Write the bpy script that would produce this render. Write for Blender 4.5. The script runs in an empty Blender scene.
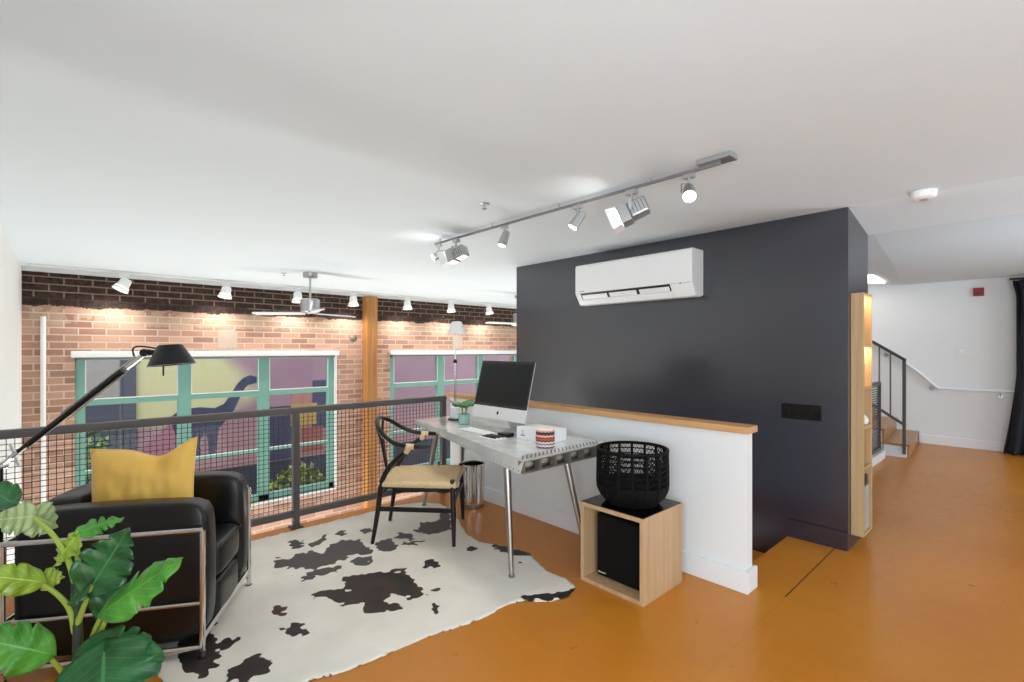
import bpy, bmesh, math, random
import numpy as np
from mathutils import Vector, Matrix, noise

C = bpy.context.scene.collection
SC = bpy.context.scene
PI = math.pi
random.seed(7)

# ------------------------------------------------------------------ camera
FPX, HOR, EYE = 485.0, 349.5, 1.40
_n = math.hypot(448.0, FPX)
FW = Vector((-FPX / _n, 448.0 / _n, 0)); RT = Vector((448.0 / _n, FPX / _n, 0)); UP = Vector((0, 0, 1))
cam = bpy.data.cameras.new('camera'); cam.sensor_width = 36; cam.lens = FPX / 1024 * 36
cam.shift_y = (HOR - 341) / 1024; cam.clip_start = 0.05
co = bpy.data.objects.new('camera', cam); C.objects.link(co)
co.matrix_world = Matrix(((RT.x, UP.x, -FW.x, 0), (RT.y, UP.y, -FW.y, 0), (RT.z, UP.z, -FW.z, EYE), (0, 0, 0, 1)))
SC.camera = co

def floor_pt(px, py, z=0.0):            # a survey point read from the photograph, on the plane at height z
    r = (px - 512) / FPX; u = (HOR - py) / FPX
    d = FW + RT * r + UP * u
    return d * ((z - EYE) / d.z) + Vector((0, 0, EYE))

# ------------------------------------------------------------------ world, daylight, added fill lamps, exposure
w = bpy.data.worlds.new('sky'); SC.world = w; w.use_nodes = True
wb = w.node_tree.nodes['Background']; wb.inputs[0].default_value = (0.86, 0.93, 1.0, 1); wb.inputs[1].default_value = 2.6
SC.view_settings.view_transform = 'Standard'; SC.view_settings.look = 'None'
SC.view_settings.exposure = 0.0; SC.view_settings.gamma = 1.0; SC.view_settings.use_curve_mapping = False

def area(name, loc, direction, sx, sy, power, col=(1, 1, 1)):
    l = bpy.data.lights.new(name, 'AREA'); l.shape = 'RECTANGLE'; l.size = sx; l.size_y = sy; l.energy = power; l.color = col
    o = bpy.data.objects.new(name, l); C.objects.link(o); o.location = loc
    o.rotation_euler = Vector(direction).to_track_quat('-Z', 'Y').to_euler(); return o
DAY = (0.68, 0.855, 1.0)
area('added_rear_window_fill', (1.2, -4.1, 1.35), (0, 1, 0.55), 3.6, 1.7, 205, DAY)  # added area lamp at an unseen rear window, lights the room
area('added_side_window_fill', (3.72, -1.4, 1.35), (-1, 0, 0.55), 3.4, 1.7, 135, DAY)  # same at an unseen side window, also added for fill
area('daylight_hall_window', (3.72, 6.8, 1.35), (-1, 0, 0.25), 2.6, 1.7, 80, DAY)
area('added_upward_fill', (-8.08, 2.2, -2.05), (1, 0, 0.75), 7.5, 1.1, 430, (1.0, 1.0, 0.96))  # added fill lamp below the loft edge, aimed up to brighten the ceiling
area('added_upward_fill_far', (-8.08, 7.8, -2.05), (1, -0.2, 0.75), 3.0, 1.1, 140, (1.0, 1.0, 0.96))  # second added fill lamp further along, no opening behind it

# ------------------------------------------------------------------ materials
def s2l(c):
    return tuple((v / 12.92 if v <= 0.04045 else ((v + 0.055) / 1.055) ** 2.4) for v in (x / 255 for x in c)) + (1,)
class NT:
    def __init__(s, name):
        s.m = bpy.data.materials.new(name); s.m.use_nodes = True; s.t = s.m.node_tree; s.n = s.t.nodes; s.b = s.n['Principled BSDF']
    def node(s, ty, **kw):
        x = s.n.new(ty)
        for k, v in kw.items(): setattr(x, k, v)
        return x
    def link(s, a, b): s.t.links.new(a, b)
    def math(s, op, a, b=None):
        x = s.n.new('ShaderNodeMath'); x.operation = op
        for i, v in enumerate((a, b)):
            if v is None: continue
            if isinstance(v, (int, float)): x.inputs[i].default_value = v
            else: s.link(v, x.inputs[i])
        return x.outputs[0]
    def mix(s, f, a, b):
        x = s.n.new('ShaderNodeMix'); x.data_type = 'RGBA'
        for i, v in ((0, f), (6, a), (7, b)):
            if isinstance(v, (int, float)): x.inputs[i].default_value = v
            elif isinstance(v, tuple): x.inputs[i].default_value = v
            else: s.link(v, x.inputs[i])
        return x.outputs[2]
    def coord(s, kind='Object'): return s.node('ShaderNodeTexCoord').outputs[kind]
    def pos(s): return s.node('ShaderNodeNewGeometry').outputs['Position']
    def xyz(s, v):
        x = s.node('ShaderNodeSeparateXYZ'); s.link(v, x.inputs[0]); return x.outputs
    def noise(s, vec, scale, detail=4, rough=0.5):
        x = s.node('ShaderNodeTexNoise'); s.link(vec, x.inputs['Vector']); x.inputs['Scale'].default_value = scale
        x.inputs['Detail'].default_value = detail; x.inputs['Roughness'].default_value = rough; return x.outputs['Fac']
    def ramp(s, f, stops, const=False):
        x = s.node('ShaderNodeValToRGB'); s.link(f, x.inputs[0]); e = x.color_ramp.elements
        if const: x.color_ramp.interpolation = 'CONSTANT'
        while len(e) < len(stops): e.new(0.5)
        for i, (p, c) in enumerate(stops): e[i].position = p; e[i].color = c
        return x.outputs[0]
    def bump(s, h, strength=0.2, dist=0.01):
        x = s.node('ShaderNodeBump'); x.inputs['Strength'].default_value = strength; x.inputs['Distance'].default_value = dist
        s.link(h, x.inputs['Height']); s.link(x.outputs[0], s.b.inputs['Normal'])
    def scale(s, v, sc):
        x = s.node('ShaderNodeMapping'); s.link(v, x.inputs[0]); x.inputs['Scale'].default_value = sc; return x.outputs[0]
    def color(s, v):
        if isinstance(v, tuple): s.b.inputs['Base Color'].default_value = v
        else: s.link(v, s.b.inputs['Base Color'])

def M(name, rgb, rough=0.5, metal=0.0, vary=0.06, nscale=6.0, bump=0.0, bscale=60, spec=0.5, coat=0.0):
    t = NT(name); c = s2l(rgb); v = t.coord()
    d = tuple(max(0, x * (1 - vary * 2)) for x in c[:3]) + (1,); l = tuple(min(1, x * (1 + vary)) for x in c[:3]) + (1,)
    t.color(t.mix(t.noise(v, nscale), d, l))
    t.b.inputs['Roughness'].default_value = rough; t.b.inputs['Metallic'].default_value = metal
    t.b.inputs['Specular IOR Level'].default_value = spec
    if coat: t.b.inputs['Coat Weight'].default_value = coat; t.b.inputs['Coat Roughness'].default_value = 0.12
    if bump: t.bump(t.noise(v, bscale, 3), bump, 0.004)
    return t.m
def EM(name, rgb, strength):
    t = NT(name); t.color(s2l(rgb)); t.b.inputs['Emission Color'].default_value = s2l(rgb); t.b.inputs['Emission Strength'].default_value = strength
    return t.m
def WOOD(name, a, b, axis='Z', sc=1.0, rough=0.45):
    t = NT(name); v = t.coord()
    st = {'X': (0.6, 14, 14), 'Y': (14, 0.6, 14), 'Z': (14, 14, 0.6)}[axis]
    n = t.noise(t.scale(v, tuple(x * sc for x in st)), 2.2, 6, 0.6)
    t.color(t.ramp(n, [(0.3, s2l(a)), (0.7, s2l(b))])); t.b.inputs['Roughness'].default_value = rough
    t.bump(n, 0.08, 0.002); return t.m

m_white = M('white_wall_paint', (236, 236, 234), 0.6, vary=0.012, bump=0.04, bscale=180)
m_ceil = M('white_ceiling_paint', (222, 232, 238), 0.7, vary=0.01, bump=0.03, bscale=160)
m_navy = M('dark_navy_wall_paint', (25, 29, 45), 0.25, vary=0.04, bump=0.02, bscale=140)
m_navy.node_tree.nodes['Principled BSDF'].inputs['IOR'].default_value = 2.0
m_trim = M('white_gloss_trim', (240, 240, 240), 0.35, vary=0.01)
m_cap = WOOD('fir_cap_wood', (200, 146, 92), (222, 172, 120), 'X')
m_post = WOOD('orange_fir_post', (166, 106, 52), (206, 148, 84), 'Z', 0.9, 0.5)
m_birch = WOOD('birch_plywood', (188, 150, 108), (206, 172, 132), 'Z', 1.0, 0.45)
m_oak = WOOD('stair_oak', (160, 114, 66), (188, 140, 86), 'X', 1.0, 0.35)
m_shelf = WOOD('shelf_maple', (182, 146, 102), (206, 172, 128), 'Z', 1.0, 0.4)
m_rail = M('grey_railing_paint', (92, 88, 86), 0.4, 0.3, vary=0.03)
m_black = M('black_satin_paint', (10, 10, 11), 0.35, vary=0.1)
m_matte = M('matte_black', (9, 9, 9), 0.7, vary=0.1, bump=0.1, bscale=300, spec=0.2)
m_lacq = M('black_lacquer', (12, 12, 13), 0.12, vary=0.05)
m_chrome = M('chrome', (215, 215, 215), 0.12, 1.0, vary=0.02)
m_steel = M('brushed_steel', (176, 172, 166), 0.32, 1.0, vary=0.05)
m_teal = M('teal_window_paint', (128, 178, 164), 0.45, vary=0.05)
m_wplas = M('white_plastic', (248, 248, 247), 0.35, vary=0.01)
m_fixt = M('silver_fixture_metal', (188, 188, 188), 0.3, 0.75, vary=0.03)
m_leather = M('black_leather', (9, 9, 10), 0.30, vary=0.15, bump=0.10, bscale=90)
m_cord = M('natural_paper_cord', (232, 202, 156), 0.75, vary=0.10, nscale=40, bump=0.35, bscale=120)
m_red = M('red_plastic', (150, 30, 40), 0.4)
m_grey = M('grey_plastic', (120, 120, 122), 0.5)
m_mint = M('mint_ceramic', (166, 204, 192), 0.35)
m_curtain = M('dark_navy_curtain', (32, 34, 43), 0.85, vary=0.1)
m_concrete = M('grey_concrete', (150, 146, 140), 0.8, vary=0.1)
m_oval = M('pale_oval_web', (196, 186, 170), 0.5, 0.2)
m_plaster = M('pale_plaster', (206, 186, 170), 0.85, vary=0.06, bump=0.2)
m_charcoal = M('charcoal_plaster', (70, 74, 84), 0.7, vary=0.06)
m_bulb = EM('lit_lamp_lens', (255, 250, 240), 7.0)
m_bulb2 = EM('lit_wall_lamp_lens', (255, 248, 235), 3.0)
m_panel = EM('lit_ceiling_panel', (255, 255, 255), 4.0)
m_led = EM('warm_led_strip', (255, 232, 196), 110.0)

def floor_mat():
    t = NT('ochre_painted_plywood'); p = t.pos(); x, y, z = t.xyz(p)
    n1 = t.noise(p, 0.9, 4, 0.55); n2 = t.noise(p, 14, 5, 0.6)
    base = t.ramp(n1, [(0.3, s2l((200, 122, 34))), (0.7, s2l((212, 136, 42)))])
    base = t.mix(t.math('MULTIPLY', n2, 0.10), base, s2l((140, 92, 44)))
    fx = t.math('ABSOLUTE', t.math('SUBTRACT', t.math('FRACT', t.math('DIVIDE', t.math('ADD', x, 0.967 + 1.22 * 20), 1.22)), 0.5))
    fy = t.math('ABSOLUTE', t.math('SUBTRACT', t.math('FRACT', t.math('DIVIDE', t.math('ADD', y, -3.02 + 2.44 * 20), 2.44)), 0.5))
    sx = t.math('GREATER_THAN', fx, 0.5 - 0.0022); sy = t.math('GREATER_THAN', fy, 0.5 - 0.0010)
    seam = t.math('MULTIPLY', t.math('MAXIMUM', t.math('MULTIPLY', sx, t.math('LESS_THAN', y, 3.0)), sy), 0.12)
    strong = t.math('MULTIPLY', t.math('MULTIPLY', t.math('LESS_THAN', t.math('ABSOLUTE', t.math('ADD', x, 0.967)), 0.005),
                    t.math('MULTIPLY', t.math('GREATER_THAN', y, 3.0), t.math('LESS_THAN', y, 4.0))), 0.75)
    t.color(t.mix(t.math('MAXIMUM', seam, strong), base, s2l((84, 52, 24))))
    t.link(t.ramp(n2, [(0.3, (0.27,) * 3 + (1,)), (0.7, (0.38,) * 3 + (1,))]), t.b.inputs['Roughness'])
    t.b.inputs['Specular IOR Level'].default_value = 0.35
    t.bump(t.noise(p, 5, 3), 0.06, 0.01); return t.m
m_floor = floor_mat()

def brick_mat():
    t = NT('old_red_brick'); p = t.pos(); x, y, z = t.xyz(p)
    v = t.node('ShaderNodeCombineXYZ'); t.link(y, v.inputs[0]); t.link(z, v.inputs[1])
    b = t.node('ShaderNodeTexBrick'); t.link(v.outputs[0], b.inputs['Vector'])
    b.inputs['Scale'].default_value = 1.0; b.inputs['Brick Width'].default_value = 0.27; b.inputs['Row Height'].default_value = 0.088
    b.inputs['Mortar Size'].default_value = 0.009; b.inputs['Mortar Smooth'].default_value = 0.25
    b.inputs['Color1'].default_value = (0.25, 0.25, 0.25, 1); b.inputs['Color2'].default_value = (0.8, 0.8, 0.8, 1); b.inputs['Mortar'].default_value = (0, 0, 0, 1)
    b.inputs['Bias'].default_value = 0.0
    mort = b.outputs['Fac']; rnd = b.outputs['Color']
    nz = t.noise(p, 1.3, 4); nf = t.noise(p, 22, 5, 0.65); nl = t.noise(p, 3.5, 5, 0.7)
    red = t.ramp(rnd, [(0.2, s2l((144, 96, 78))), (0.8, s2l((214, 166, 142)))])
    red = t.mix(t.math('MULTIPLY', nf, 0.4), red, s2l((208, 176, 156)))
    dark = t.ramp(nf, [(0.35, s2l((34, 26, 22))), (0.62, s2l((74, 54, 46)))])
    pale = s2l((196, 168, 142))
    zz = t.math('ADD', z, t.math('MULTIPLY', t.math('SUBTRACT', nl, 0.5), 0.16))
    up = t.math('GREATER_THAN', zz, 1.93)
    band = t.math('MULTIPLY', t.math('MULTIPLY', t.math('GREATER_THAN', zz, 1.72), t.math('LESS_THAN', zz, 1.93)), t.math('GREATER_THAN', nl, 0.47))
    c = t.mix(t.math('MULTIPLY', band, 0.8), red, pale)
    c = t.mix(up, c, dark)
    mc = t.mix(up, s2l((216, 194, 176)), s2l((142, 118, 102)))
    # smeared tar row that hides its mortar joints
    tar = t.math('MULTIPLY', t.math('MULTIPLY', t.math('GREATER_THAN', z, 1.90), t.math('LESS_THAN', z, 2.04)), t.math('GREATER_THAN', nz, 0.4))
    mfac = t.math('MULTIPLY', mort, t.math('SUBTRACT', 1.0, t.math('MULTIPLY', tar, 0.85)))
    t.color(t.mix(mfac, c, mc))
    t.b.inputs['Roughness'].default_value = 0.85
    h = t.math('ADD', t.math('SUBTRACT', 1.0, mort), t.math('MULTIPLY', nf, 0.5)); t.bump(h, 0.5, 0.012); return t.m
m_brick = brick_mat()

def glass_mat():
    t = NT('window_glass'); out = t.n['Material Output']
    tr = t.node('ShaderNodeBsdfTransparent'); gl = t.node('ShaderNodeBsdfGlossy'); gl.inputs['Roughness'].default_value = 0.02
    mx = t.node('ShaderNodeMixShader'); fr = t.node('ShaderNodeFresnel'); fr.inputs[0].default_value = 1.35
    t.link(fr.outputs[0], mx.inputs[0]); t.link(tr.outputs[0], mx.inputs[1]); t.link(gl.outputs[0], mx.inputs[2]); t.link(mx.outputs[0], out.inputs[0])
    return t.m
m_glass = glass_mat()

def mural_mat():
    t = NT('painted_mural_wall'); p = t.pos(); x, y, z = t.xyz(p)
    n = t.noise(p, 0.7, 4); nf = t.noise(p, 6, 4)
    sky = t.ramp(n, [(0.3, s2l((128, 100, 112))), (0.7, s2l((146, 116, 126)))])
    # yellow sunlit field in the upper left of the painting, with a violet streak
    dy = t.math('SUBTRACT', y, 1.9); dz = t.math('SUBTRACT', z, 0.55)
    r = t.math('SQRT', t.math('ADD', t.math('POWER', t.math('MULTIPLY', dy, 0.62), 2.0), t.math('POWER', t.math('MULTIPLY', dz, 1.1), 2.0)))
    yel = t.math('SUBTRACT', 1.35, t.math('ADD', r, t.math('MULTIPLY', t.math('SUBTRACT', n, 0.5), 0.8)))
    yf = t.ramp(yel, [(0.15, (0, 0, 0, 1)), (0.55, (1, 1, 1, 1))])
    c = t.mix(yf, sky, t.mix(nf, s2l((180, 178, 122)), s2l((180, 174, 144))))
    low = t.ramp(t.math('SUBTRACT', t.math('ADD', t.math('MULTIPLY', z, -0.5), t.math('MULTIPLY', n, 0.25)), 0.0), [(0.30, (0, 0, 0, 1)), (0.5, (1, 1, 1, 1))])
    c = t.mix(low, c, s2l((152, 118, 120)))
    t.color(c); t.b.inputs['Roughness'].default_value = 0.75; return t.m
m_mural = mural_mat()

def rug_mat():
    t = NT('cowhide'); a = t.node('ShaderNodeAttribute'); a.attribute_name = 'hide'
    r, g, b = (lambda s: (s.outputs[0], s.outputs[1], s.outputs[2]))((lambda s: (t.link(a.outputs['Color'], s.inputs[0]), s)[1])(t.node('ShaderNodeSeparateColor')))
    p = t.pos(); n = t.noise(p, 90, 3, 0.7); n2 = t.noise(p, 4, 4)
    f = t.math('ADD', r, t.math('MULTIPLY', t.math('SUBTRACT', n, 0.5), 0.25))
    f = t.ramp(f, [(0.44, (0, 0, 0, 1)), (0.56, (1, 1, 1, 1))])
    wht = t.ramp(n2, [(0.3, s2l((238, 230, 216))), (0.7, s2l((250, 243, 230)))])
    drk = t.mix(g, t.mix(n, s2l((22, 19, 18)), s2l((44, 39, 37))), s2l((78, 48, 38)))
    drk = t.mix(b, drk, t.mix(n, s2l((74, 70, 70)), s2l((104, 100, 98))))
    t.color(t.mix(f, wht, drk)); t.b.inputs['Roughness'].default_value = 0.6
    t.bump(n, 0.35, 0.004); return t.m
m_rug = rug_mat()

def leaf_mat(name, a, b):
    t = NT(name); u = t.node('ShaderNodeUVMap').outputs[0]; x, y, z = t.xyz(u)
    # UV: x = across (-1..1 mapped 0..1), y = along
    ax = t.math('ABSOLUTE', t.math('SUBTRACT', x, 0.5))
    mid = t.math('LESS_THAN', ax, 0.018)
    v = t.math('FRACT', t.math('MULTIPLY', t.math('SUBTRACT', y, t.math('MULTIPLY', ax, 0.55)), 8.0))
    vein = t.math('MULTIPLY', t.math('LESS_THAN', t.math('ABSOLUTE', t.math('SUBTRACT', v, 0.5)), 0.05), 0.5)
    n = t.noise(t.coord(), 18, 4)
    c = t.ramp(n, [(0.3, s2l(a)), (0.7, s2l(b))])
    lite = tuple(min(1, k * 1.25 + 0.02) for k in s2l(b)[:3]) + (1,)
    t.color(t.mix(t.math('MAXIMUM', mid, vein), c, lite)); t.b.inputs['Roughness'].default_value = 0.32
    t.b.inputs['Transmission Weight'].default_value = 0.0
    t.bump(v, 0.15, 0.003); return t.m
m_leafd = leaf_mat('dark_green_leaf', (20, 66, 32), (44, 104, 52))
m_leafm = leaf_mat('green_leaf', (52, 120, 36), (92, 160, 58))
m_leafy = leaf_mat('yellow_green_leaf', (118, 150, 38), (164, 186, 70))
m_leafp = leaf_mat('pale_green_leaf', (120, 148, 92), (168, 186, 130))
m_stemg = M('green_petiole', (150, 170, 62), 0.45)
m_stemd = M('dark_plant_stem', (40, 52, 36), 0.6)
m_leafs = leaf_mat('small_plant_leaf', (58, 110, 62), (100, 150, 96))

def fabric(name, a, b):
    t = NT(name); v = t.coord(); n = t.noise(v, 220, 2); n2 = t.noise(v, 5, 3)
    t.color(t.mix(n2, s2l(a), s2l(b))); t.b.inputs['Roughness'].default_value = 0.85
    t.b.inputs['Sheen Weight'].default_value = 0.25
    t.bump(n, 0.2, 0.002); return t.m
m_yellow = fabric('mustard_yellow_cotton', (246, 196, 92), (252, 208, 108))
m_shade = fabric('white_lamp_shade', (244, 243, 240), (248, 247, 244))

def alum_mat():
    t = NT('polished_aluminium'); v = t.coord()
    n = t.noise(t.scale(v, (3, 3, 3)), 3.0, 5, 0.65); t.color(t.ramp(n, [(0.3, s2l((214, 214, 212))), (0.7, s2l((236, 236, 234)))]))
    t.b.inputs['Metallic'].default_value = 0.35
    t.link(t.ramp(n, [(0.3, (0.13,) * 3 + (1,)), (0.7, (0.27,) * 3 + (1,))]), t.b.inputs['Roughness'])
    t.bump(n, 0.05, 0.01); return t.m
m_alum = alum_mat()
m_aldk = M('aged_aluminium', (140, 132, 120), 0.5, 0.45, vary=0.15, nscale=20)

def zigzag_mat():
    t = NT('zigzag_knit'); x, y, z = t.xyz(t.coord())
    a = t.math('ARCTAN2', y, x)
    tri = t.math('ABSOLUTE', t.math('SUBTRACT', t.math('FRACT', t.math('MULTIPLY', a, 16 / (2 * PI))), 0.5))
    f = t.math('ADD', t.math('DIVIDE', z, 0.125), t.math('MULTIPLY', tri, 0.09))
    cols = [(150, 90, 84), (232, 214, 200), (120, 124, 140), (226, 206, 190), (70, 72, 86), (196, 92, 56), (176, 60, 40), (236, 196, 176), (90, 70, 84), (60, 48, 60), (222, 160, 140), (240, 222, 208)]
    t.color(t.ramp(f, [(i / 12, s2l(c)) for i, c in enumerate(cols)], True)); t.b.inputs['Roughness'].default_value = 0.9; return t.m
m_zig = zigzag_mat()

# ------------------------------------------------------------------ geometry helpers
class G:
    def __init__(s): s.b = bmesh.new(); s.mi = 0
    def faces(s, vs, fs):
        v = [s.b.verts.new(p) for p in vs]
        for f in fs:
            try: q = s.b.faces.new([v[i] for i in f]); q.material_index = s.mi
            except ValueError: pass
        return s
    def bx(s, x0, x1, y0, y1, z0, z1):
        return s.faces([(x0, y0, z0), (x1, y0, z0), (x1, y1, z0), (x0, y1, z0), (x0, y0, z1), (x1, y0, z1), (x1, y1, z1), (x0, y1, z1)],
                       [(3, 2, 1, 0), (4, 5, 6, 7), (0, 1, 5, 4), (1, 2, 6, 5), (2, 3, 7, 6), (3, 0, 4, 7)])
    def obx(s, o, ax, ay, az):           # oriented box: centre and three half-extent vectors
        o, ax, ay, az = map(Vector, (o, ax, ay, az)); vs = []
        for k in (-1, 1):
            for i, j in ((-1, -1), (1, -1), (1, 1), (-1, 1)): vs.append(o + ax * i + ay * j + az * k)
        return s.faces(vs, [(3, 2, 1, 0), (4, 5, 6, 7), (0, 1, 5, 4), (1, 2, 6, 5), (2, 3, 7, 6), (3, 0, 4, 7)])
    def bar(s, p0, p1, w, h, up=(0, 0, 1)):   # rectangular bar between two points
        p0, p1, up = map(Vector, (p0, p1, up)); d = p1 - p0; l = d.length; d.normalize()
        sd = d.cross(up)
        if sd.length < 1e-4: sd = d.cross(Vector((1, 0, 0)))
        sd.normalize(); u = sd.cross(d)
        return s.obx((p0 + p1) / 2, d * l / 2, sd * w / 2, u * h / 2)
    def tube(s, pts, r, n=10, closed=False, squash=None):
        P = [Vector(p) for p in pts]; R = r if isinstance(r, (list, tuple)) else [r] * len(P)
        m = len(P); T = []
        for i in range(m):
            a = P[(i - 1) % m] if (closed or i > 0) else P[i]; b = P[(i + 1) % m] if (closed or i < m - 1) else P[i]
            T.append((b - a).normalized())
        nrm = T[0].orthogonal().normalized(); rings = []
        for i in range(m):
            if i:
                q = T[i - 1].rotation_difference(T[i]); nrm = (q @ nrm).normalized()
            bi = T[i].cross(nrm)
            rings.append([s.b.verts.new(P[i] + (nrm * math.cos(2 * PI * k / n) + bi * math.sin(2 * PI * k / n)) * R[i]) for k in range(n)])
        for i in range(m if closed else m - 1):
            a, b = rings[i], rings[(i + 1) % m]
            for k in range(n):
                f = s.b.faces.new((a[k], a[(k + 1) % n], b[(k + 1) % n], b[k])); f.material_index = s.mi; f.smooth = True
        if not closed:
            f = s.b.faces.new(list(reversed(rings[0]))); f.material_index = s.mi
            f = s.b.faces.new(rings[-1]); f.material_index = s.mi
        return s
    def cyl(s, p0, p1, r0, r1=None, n=20): return s.tube([p0, p1], [r0, r0 if r1 is None else r1], n)
    def lathe(s, o, prof, n=32, axis=(0, 0, 1)):
        o = Vector(o); a = Vector(axis).normalized(); u = a.orthogonal().normalized(); v = a.cross(u); rings = []
        for r, z in prof:
            if r < 1e-5: rings.append([s.b.verts.new(o + a * z)])
            else: rings.append([s.b.verts.new(o + a * z + (u * math.cos(2 * PI * k / n) + v * math.sin(2 * PI * k / n)) * r) for k in range(n)])
        for A, B in zip(rings, rings[1:]):
            for k in range(n):
                k2 = (k + 1) % n
                q = [A[0 if len(A) == 1 else k], A[0 if len(A) == 1 else k2], B[0 if len(B) == 1 else k2], B[0 if len(B) == 1 else k]]
                q = list(dict.fromkeys(q))
                if len(q) > 2:
                    f = s.b.faces.new(q); f.smooth = True; f.material_index = s.mi
        return s
    def prism(s, pts, ext):
        P = [Vector(p) for p in pts]; e = Vector(ext); n = len(P)
        a = [s.b.verts.new(p) for p in P]; b = [s.b.verts.new(p + e) for p in P]
        for f in [list(reversed(a)), b] + [[a[i], a[(i + 1) % n], b[(i + 1) % n], b[i]] for i in range(n)]:
            q = s.b.faces.new(f); q.material_index = s.mi
        return s
    def grid(s, fn, nu, nv, closeu=False, smooth=True, uv=False):
        V = [[s.b.verts.new(fn(i / (nu if closeu else nu - 1), j / (nv - 1))) for j in range(nv)] for i in range(nu)]
        L = s.b.loops.layers.uv.verify() if uv else None
        for i in range(nu if closeu else nu - 1):
            for j in range(nv - 1):
                i2 = (i + 1) % nu
                f = s.b.faces.new((V[i][j], V[i2][j], V[i2][j + 1], V[i][j + 1])); f.smooth = smooth; f.material_index = s.mi
                if uv:
                    for lp, (a, b) in zip(f.loops, ((i, j), (i + 1, j), (i + 1, j + 1), (i, j + 1))): lp[L].uv = (b / (nv - 1), a / (nu - 1))
        return s

def wmat(o):
    m = o.matrix_basis.copy()
    return wmat(o.parent) @ m if o.parent else m
def obj(name, g, mat, parent=None, bevel=0, seg=2, sub=0, smooth=False, local=False, fix=True):
    b = g.b
    if fix: bmesh.ops.recalc_face_normals(b, faces=b.faces)
    if smooth:
        for f in b.faces: f.smooth = True
    me = bpy.data.meshes.new(name); o = bpy.data.objects.new(name, me)
    if parent is not None:
        if not local: bmesh.ops.transform(b, matrix=wmat(parent).inverted(), verts=b.verts)
        o.parent = parent
    else:
        xs = [v.co for v in b.verts]
        c = Vector(((min(v.x for v in xs) + max(v.x for v in xs)) / 2, (min(v.y for v in xs) + max(v.y for v in xs)) / 2, min(v.z for v in xs)))
        bmesh.ops.translate(b, vec=-c, verts=b.verts); o.location = c
    b.to_mesh(me); b.free()
    for m in (mat if isinstance(mat, (list, tuple)) else [mat]): me.materials.append(m)
    if smooth is False and fix and hasattr(me, 'set_sharp_from_angle'): me.set_sharp_from_angle(angle=0.75)
    C.objects.link(o)
    if bevel:
        md = o.modifiers.new('bevel', 'BEVEL'); md.width = bevel; md.segments = seg; md.limit_method = 'ANGLE'; md.angle_limit = 0.6
        for p in me.polygons: p.use_smooth = True
        wn = o.modifiers.new('wn', 'WEIGHTED_NORMAL'); wn.keep_sharp = False
    if sub:
        md = o.modifiers.new('sub', 'SUBSURF'); md.levels = sub; md.render_levels = sub
    return o
def tag(o, label, cat, group=None):
    o['label'] = label; o['category'] = cat
    if group: o['group'] = group
    return o
def thing(name, label, cat, loc=(0, 0, 0), rotz=0, group=None):
    o = bpy.data.objects.new(name, None); C.objects.link(o); o.empty_display_size = 0.1
    o.location = loc; o.rotation_euler = (0, 0, rotz); o.rotation_mode = 'XYZ'
    o.matrix_basis = Matrix.Translation(loc) @ Matrix.Rotation(rotz, 4, 'Z')
    return tag(o, label, cat, group)
def struct(name, g, mat, parent=None, **kw):
    o = obj(name, g, mat, parent, **kw)
    if parent is None: o['kind'] = 'structure'
    return o
def dup(root, loc, rotz, label):
    r = root.copy(); C.objects.link(r); r.matrix_basis = Matrix.Translation(loc) @ Matrix.Rotation(rotz, 4, 'Z'); r['label'] = label
    for ch in list(root.children):
        c = ch.copy(); C.objects.link(c); c.parent = r
        for gch in list(ch.children):
            d = gch.copy(); C.objects.link(d); d.parent = c
    return r
def smooth_path(pts, k=6):               # Catmull-Rom through the points
    P = [Vector(p) for p in pts]; P = [P[0] * 2 - P[1]] + P + [P[-1] * 2 - P[-2]]; out = []
    for i in range(1, len(P) - 2):
        a, b, c, d = P[i - 1:i + 3]
        for j in range(k):
            t = j / k
            out.append(0.5 * ((2 * b) + (c - a) * t + (2 * a - 5 * b + 4 * c - d) * t * t + (3 * b - a - 3 * c + d) * t ** 3))
    out.append(P[-2]); return out

# ------------------------------------------------------------------ setting
H = 2.39
EDGE = -4.02
g = G(); g.bx(EDGE, 3.6, -4, 3.0, -0.28, 0); g.bx(-1.27, 3.6, 3.0, 4.0, -0.28, 0); g.bx(-0.89, 3.6, 4.0, 9.44, -0.28, 0); g.bx(-1.40, -0.89, 4.58, 9.44, -0.28, 0)
struct('floor', g, m_floor)
g = G(); g.bx(-8.6, 3.6, -0.6, 10.0, -2.9, -2.8); struct('floor_lower', g, m_concrete)
g = G(); g.bx(-8.6, 3.8, -4.2, 4.0, H, H + 0.25); g.bx(-8.6, -0.90, 4.0, 4.58, H, H + 0.25); g.bx(-8.6, -4.25, 4.58, 10.1, H, H + 0.25)
g.prism([(-0.89, 4.0, H), (-0.89, 4.58, 2.288), (-0.89, 4.58, H + 0.25), (-0.89, 4.0, H + 0.25)], (4.69, 0, 0))
g.prism([(-0.90, 4.58, H), (-1.38, 9.65, H), (3.8, 9.65, H), (3.8, 4.58, H)], (0, 0, 0.25))
struct('ceiling', g, m_ceil)
# the part over the stair tilts up gently from the crease
g = G(); zz = H + 0.30; V = [(-0.90, 4.58, H), (-1.38, 9.65, H), (-4.25, 9.65, zz), (-4.25, 4.58, zz)]
g.faces(V + [(a, b, c + 0.2) for a, b, c in V], [(0, 1, 2, 3), (7, 6, 5, 4), (0, 4, 5, 1), (1, 5, 6, 2), (2, 6, 7, 3), (3, 7, 4, 0)]); struct('ceiling_stair_hall', g, m_ceil)

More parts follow.
